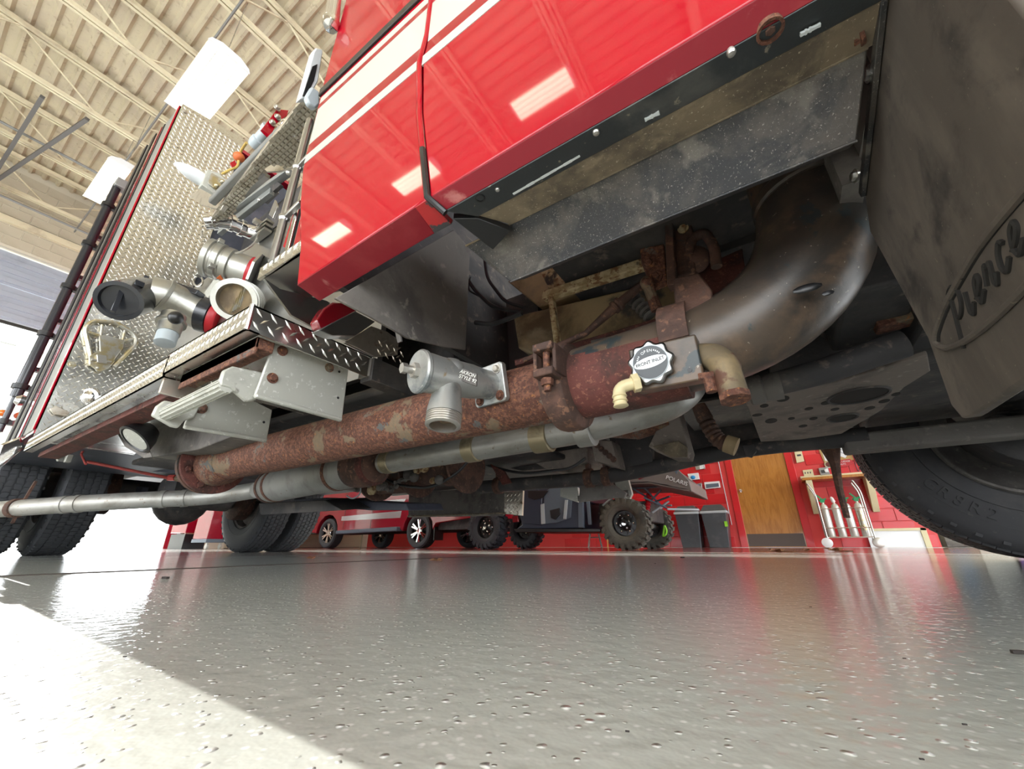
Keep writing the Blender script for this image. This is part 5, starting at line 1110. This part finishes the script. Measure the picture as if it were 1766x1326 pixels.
bin_(1196, 'left grey waste bin beside the knobbly far tyre')
b2 = bin_(1243, 'right grey waste bin with a yellow tag, next to the wooden door')
x2 = b2.location.x; obj('yellow_tag', MB().box(x2+.16,x2+.21,YW-.52,YW-.47,.36,.45), m_lime, b2)
# shelf bracket bench
wp = lambda px, py, dy=0: at(px, py, 1, YW-dy)
S = thing('wall_shelf', (.88, YW-.15, 1.1), 'pale wooden wall shelf with two tall brackets above the cylinder cart', 'shelf')
a, b = wp(1382,830), wp(1502,820)
obj('shelf_board', MB().box(a.x,b.x,YW-.36,YW-.012,1.10,1.145), m_wood, S, .004)
obj('back_rail', MB().box(a.x,b.x-.10,YW-.05,YW-.013,1.15,1.21), m_cream, S, .003)
for x_ in (a.x+.05, b.x-.13): obj('shelf_bracket', MB().slab([(x_,YW-.34,1.10),(x_,YW-.013,1.10),(x_,YW-.013,.55),(x_,YW-.06,.55),(x_,YW-.34,1.02)], (.09,0,0)), m_cream, S, .004)
# cart with four cylinders
YC = YW-.42
ct = thing('cylinder_cart', (.85, YC, 0), 'chrome wire cart on two wheels holding silver cylinders in front of the red wall', 'cart')
cxp = lambda px, py: at(px, py, 1, YC)
xl, xr_ = cxp(1428,935).x, cxp(1509,933).x
for x_, tx_ in ((xl,-.12),(xr_,-.10)):
    mb = MB().tube([(x_+tx_*.6,YC-.12,1.02),(x_+tx_*.6,YC+.12,1.02)], .012, 8)
    for dy in (-.12,.12): mb.tube(fillet([(x_,YC+dy,.11),(x_,YC+dy,.70),(x_-.0,YC+dy,.86),(x_+tx_*.6,YC+dy,1.02)], .08, 5), .012, 10)
    obj('cart_frame', mb, m_coup, ct)

for z in (.16, .30, .60):
    mb = MB()
    for dy in (-.12,.12): mb.tube([(xl,YC+dy,z),(xr_,YC+dy,z)], .007, 8)
    for k in range(5): x_ = xl+(xr_-xl)*k/4; mb.tube([(x_,YC-.12,z),(x_,YC+.12,z)], .005, 6)
    obj('wire_tier', mb, m_chrome, ct)
obj('cart_deck', MB().box(xl,xr_,YC-.12,YC+.12,.15,.156), m_steel, ct)
for x_ in (xl-.02, xr_+.02): obj('cart_wheel', MB().lathe((x_,YC-.16,.075), (0,1,0), [(0,.06),(.005,.075),(.035,.075),(.04,.06)], 24).lathe((x_,YC-.165,.075),(0,1,0),[(0,.02),(.05,.02)],12), m_whitepl if x_ < .8 else m_steel, ct)
cy0 = None
names = ['leftmost silver cylinder with green valve in the wire cart', 'second cylinder from the left in the wire cart, with a white cap', 'third cylinder from the left in the wire cart, behind the dark rod', 'rightmost silver cylinder in the wire cart, with a green paper wrap']
for i in range(4):
    x_ = xl + (xr_-xl)*(i+.5)/4
    t = thing('gas_cylinder', (x_, YC, .157), names[i], 'cylinder', 'cylinders in the wire cart')
    if cy0 is None:
        cy0 = MB().lathe((0,0,0), (0,0,1), [(0,.052),(.01,.056),(.46,.056),(.50,.045),(.53,.018),(.55,.016)], 24).mesh('bottle', m_cyl)
        v0 = MB().box(-.03,.03,-.02,.02,.55,.60).cyl((-.05,0,.58),(.06,0,.61),.014,8).bar((0,0,.60),(-.06,0,.68),.05,.02).mesh('valve', m_green)
        v1 = MB().lathe((0,0,.55), (-.2,0,1), [(0,.03),(.07,.025),(.09,.01)], 12).mesh('white_cap', m_whitepl)
        w0 = MB().lathe((0,0,.10), (0,0,1), [(0,.057),(.3,.057)], 24, False).mesh('paper_wrap', m_gold)
    for me, nm, on_ in ((cy0,'bottle',True),(v1,'white_cap',i==1),(v0,'valve',i!=1),(w0,'paper_wrap',i==3)):
        if on_: o = bpy.data.objects.new(nm, me); COL.objects.link(o); o.parent = t
# small wall fittings
def flat(name, pxs, mat, label, cat, d=.03, parent=None, bevel=.003, off=0):
    o = obj(name, MB().slab([wp(px,py,.0131+off) for px,py in pxs], (0,-d,0)), mat, parent, bevel)
    if parent is None: tag(o, label, cat)
    return o
tp_ = flat('wall_telephone', ((1369,776),(1381,773),(1387,796),(1374,799)), m_cream, 'ivory wall intercom box to the right of the wooden door', 'intercom', .05)
flat('intercom_grille', ((1374,784),(1381,783),(1382,786),(1375,787)), m_knobf, '', '', .003, tp_, 0, .05)
flat('notice_board', ((1409,769),(1440,742),(1456,742),(1472,793),(1423,802)), m_kraft, 'brown notice board with papers pinned above the shelf', 'board', .012)
flat('white_notice', ((1414,769),(1440,767),(1448,792),(1423,795)), m_paper, 'upright white notice pinned on the brown board', 'paper', .003, off=.0125)
n2 = flat('printed_notice', ((1449,759),(1471,768),(1458,790),(1442,784)), m_paper, 'tilted printed sheet on the right of the brown board', 'paper', .003, off=.016)
for k in range(4):
    p0 = V((1452,764)).lerp if False else None
    a_ = (1451.5-2.2*k+1, 764.5+4.2*k); b_ = (a_[0]+13, a_[1]+5.5); flat('print_line', (a_, b_, (b_[0]-.6,b_[1]+1.6), (a_[0]-.6,a_[1]+1.6)), m_print, '', '', .001, n2, 0, .019)
flat('pink_notice', ((1411,766),(1437,759),(1439,766),(1414,769)), m_orange, 'pink strip of paper above the white notice', 'paper', .003, off=.0125)
sg = flat('red_sign', ((1424,797),(1466,791),(1472,799),(1460,805),(1428,806)), m_redring, 'red and black sign with round badge under the notice board', 'sign', .008, off=.0135)
bb = obj('sign_badge', MB().lathe(wp(1429,801,.0355), (0,-1,0), [(0,.062),(.004,.062)], 24), m_gold, sg); obj('badge_centre', MB().lathe(wp(1429,801,.039), (0,-1,0), [(0,.045),(.002,.045)], 20), m_rustred, sg)
A__, B__ = wp(1438,797.5,.036), wp(1462,795,.036)
text('sign_lettering', 'TRUCK LEDGE', .040, A__.lerp(B__,.5), (1,0,0), (0,0,1), m_paper, sg, .001)
A__, B__ = wp(1440,801.5,.036), wp(1460,800,.036)
text('sign_lettering', 'DONUTS', .036, A__.lerp(B__,.5), (1,0,0), (0,0,1), m_paper, sg, .001)
ph = flat('desk_phone', ((1472,781),(1489,780),(1497,796),(1478,797)), m_bluep, 'dark blue-grey wall phone at the tyre edge', 'phone', .05)
flat('phone_screen', ((1484,783),(1491,782),(1492,785),(1485,786)), m_blk, '', '', .003, ph, 0, .052)
obj('phone_cord', MB().tube(fillet([wp(1474,797,.04), wp(1478,808,.04), wp(1481,814,.04), wp(1483,806,.04)], .05, 5), .006, 6), m_hose, ph)
o3 = flat('triple_outlet', ((1384,811),(1401,809),(1404,820),(1387,822)), m_cream, 'cream triple wall outlet left of the shelf charger', 'outlet', .012)
for k in range(3): flat('socket', ((1387.5+4.4*k,814.2-.4*k),(1389.5+4.4*k,814-.4*k),(1390+4.4*k,817-.4*k),(1388+4.4*k,817.2-.4*k)), m_knobf, '', '', .002, o3, 0, .0121)
cg = flat('charger', ((1411,808),(1427,806),(1431,818),(1415,820)), m_grey, 'grey square charger with white cable end on the shelf', 'charger', .06)
flat('charger_face', ((1415,811),(1423,810),(1424,815),(1417,816)), m_knobf, '', '', .004, cg, 0, .0601)
flat('charger_plug', ((1421,810),(1427,808),(1429,814),(1423,815)), m_whitepl, '', '', .03, cg, .004, .0601)
flat('power_outlet', ((1441,808),(1447,807),(1450,815),(1443,816)), m_cream, 'small cream outlet right of the dark hanging rod', 'outlet', .012)
flat('white_switch', ((1486,802),(1494,801),(1498,812),(1489,813)), m_whitepl, 'white wall plate below the blue-grey phone', 'switch', .012)
fr = flat('glass_box', ((1198,797),(1214,796),(1217,809),(1201,811)), m_silver, 'small clear box on the red wall, highest left of the door', 'box', .05)
flat('box_card', ((1206,799),(1213,798),(1214,808),(1207,809)), m_paper, '', '', .003, fr, 0, .051)
fr = flat('glove_box', ((1187,818),(1205,816),(1207,827),(1190,829)), m_whitepl, 'white wall rack with a blue bottle, left of the door', 'rack', .08)
obj('blue_gloves', MB().ball(wp(1195,823,.10), .05, 12, (1,.4,.8)), m_blue, fr)
fr = flat('tool_rack', ((1190,837),(1211,833),(1212,842),(1192,846)), m_silver, 'small rack of purple handled tools at the bed corner', 'rack', .06)
flat('purple_tools', ((1193,838),(1205,836),(1206,841),(1194,843)), m_purple, '', '', .03, fr, .003, .061)
fr = flat('display_case', ((1215,832),(1241,830),(1243,841),(1217,844)), m_whitepl, 'white framed dark case on the red wall, right of the tool rack', 'case', .05)
flat('case_inside', ((1217,835),(1239,833),(1240,839),(1218,842)), m_bluep, '', '', .003, fr, 0, .051)
tag(obj('air_line', MB().tube([wp(1237,787,.04), wp(1262,905,.04)], .008, 6), m_ltgrey), 'thin blue-white line hanging down the red wall left of the door', 'cable')
ht = thing('brass_rod', (1.2,YW-.05,1.7), 'brass rod with white head on the wall above the phone', 'tool')
obj('rod', MB().tube([wp(1473,745,.05), wp(1479,766,.05)], .016, 8), m_gold, ht); obj('head', MB().box(wp(1472,742,.05).x-.06, wp(1472,742,.05).x+.06, YW-.08, YW-.02, wp(1472,744,.05).z, wp(1472,736,.05).z), m_whitepl, ht, .004)
wpn = thing('low_white_panel', (1.5,YW-.05,0), 'sunlit white framed panel leaning low on the red wall by the cart', 'panel')
a, b = wp(1505,912), wp(1594,910)
obj('panel_sheet', MB().box(a.x-.1,b.x-.06,YW-.06,YW-.02,.005,.25), m_whitepl, wpn); obj('panel_frame', MB().box(b.x-.07,b.x,YW-.08,YW-.015,.003,.29).box(a.x-.1,b.x,YW-.08,YW-.015,.25,.29), m_cream, wpn, .003)
# things in the recess at the right, seen under the far tyre
tag(obj('blue_bag', MB().ball((2.42,10.6,.34), .14, 14, (1,.6,.7)).ball((2.34,10.6,.43), .08, 10), m_blue), 'crumpled blue bag seen just under the far front tyre', 'bag')
gb_ = thing('grey_drawer_unit', (2.6,10.9,0), 'low grey drawer unit under the blue bag beyond the red wall corner', 'drawers')
obj('carcass', MB().box(2.25,3.0,10.45,11.1,.003,.24), m_under2, gb_, .005)
for k in range(3): obj('drawer', MB().box(2.62,2.98,10.43,10.45,.02+.072*k,.085+.072*k), m_castw, gb_, .003)
pc = thing('purple_crate', (3.3,10.8,0), 'purple crate at the right beneath the far front tyre', 'crate')
obj('crate_body', MB().box(3.02,3.7,10.4,11.0,.003,.26), m_purple, pc, .01); obj('crate_label', MB().box(3.15,3.38,10.392,10.40,.04,.22), m_silver, pc)
# red tool cabinet beside the rear jamb
tc_ = thing('tool_cabinet', (-9.9,3.7,0), 'red tool cabinet with yellow trim standing at the bay door jamb', 'cabinet')
obj('carcass', MB().box(-10.6,-9.9,3.52,3.93,.30,1.3), m_truckred, tc_, .01)
obj('trim', MB().box(-9.9,-9.885,3.52,3.93,.28,.30), m_gold, tc_); obj('door_handle', MB().box(-9.9,-9.88,3.70,3.725,.42,1.2), m_gold, tc_)
obj('base', MB().box(-10.6,-9.93,3.54,3.91,.003,.28), m_blk, tc_)
rc = thing('rolling_cabinet', (-9.3,3.75,0), 'second red cabinet on pale casters nearer the far dual tyres', 'cabinet')
obj('carcass', MB().box(-9.6,-9.0,3.56,4.0,.18,1.3), m_truckred, rc, .01); obj('base_rail', MB().box(-9.6,-8.98,3.55,4.0,.12,.18), m_bluep, rc, .004)
for y_ in (3.58, 3.80): obj('caster', MB().lathe((-9.03,y_,.055), (0,1,0), [(0,.04),(.003,.05),(.037,.05),(.04,.04)], 18).box(-9.05,-9.01,y_+.005,y_+.035,.05,.115), m_castw, rc)
tag(obj('stool', MB().bar((-3.65,8.6,.003),(-3.55,8.6,.5),.03,.03).bar((-3.35,8.6,.003),(-3.45,8.6,.5),.03,.03).bar((-3.62,8.6,.2),(-3.38,8.6,.2),.02,.02).box(-3.7,-3.3,8.45,8.75,.5,.53), m_silver), 'small metal step stool behind the utility vehicle', 'stool')
tag(obj('yellow_rope_bundle', MB().ball((-3.05,8.8,.42), .12, 10, (1.6,.5,.5)).bar((-3.3,8.8,.003),(-3.28,8.8,.5),.02,.02).bar((-2.65,8.8,.003),(-2.66,8.8,.5),.02,.02), m_yel), 'yellow rope bundle on a low rack under the utility vehicle', 'rope')
# ================================================================== LEAVES AND GRIT ON THE FLOOR
def leaf(px, py, s, label, g='dry leaves on the floor'):
    c = at(px, py, 2, .003); vs = []; n = 11
    for k in range(n):
        a = 2*pi*k/n; r = s*(1 if k % 2 else .45)*rnd.uniform(.8,1.1); vs.append((c.x+r*cos(a), c.y+r*sin(a), .004+abs(sin(a*1.5))*s*.35))
    mb = MB().add([(c.x,c.y,.004)]+vs, [(0,1+k,1+(k+1)%n) for k in range(n)]); mb.tube([(c.x,c.y,.005),(c.x+s*1.5,c.y-s*.4,.004)], s*.05, 5)
    o = obj('dry_leaf', mb, m_leaf, None, 0, smooth=False); m = o.modifiers.new('thickness','SOLIDIFY'); m.thickness = .0015; tag(o, label, 'leaf', g)
leaf(1340, 951.5, .075, 'curled dry leaf on the red floor band before the wooden door')
leaf(1392, 949.5, .05, 'small dry leaf on the floor right of the door')
leaf(1440, 950, .085, 'flat dry leaf on the floor in front of the cart')
leaf(537, 963, .028, 'dark crumpled leaf on the grey floor before the pickup')
leaf(752, 967, .03, 'flat brown leaf lying on the floor joint')
for i, (px, py, s) in enumerate(((1177,962,.010),(1757,1127,.0035),(1398,1047,.0012),(285,998,.008),(1130,972,.0025),(1560,1136,.0009),(1590,1310,.0007),(215,1133,.0012),(1082,1262,.0008),(1664,1250,.0008))):
    c = at(px, py, 2, .001); o = obj('grit', MB().obox(c+V((0,0,s*.25)), V((1,.3,0)).normalized()*s, V((-.3,1,0)).normalized()*s*.4, (0,0,s*.3)), m_grit, None, s*.1)
    tag(o, ['black T-shaped scrap on the floor below the rear tyre', 'black crumb at the right edge of the floor', 'black speck on the floor below the door reflection', 'dark flake beside the left floor joint', 'tiny black speck below the utility vehicle', 'dark speck at the lower right of the floor', 'dark speck near the lower right edge', 'brown speck on the edge of the sunlit floor', 'dark speck low in the middle of the floor', 'dark speck in the lower right corner area'][i], 'speck', 'specks on the floor')
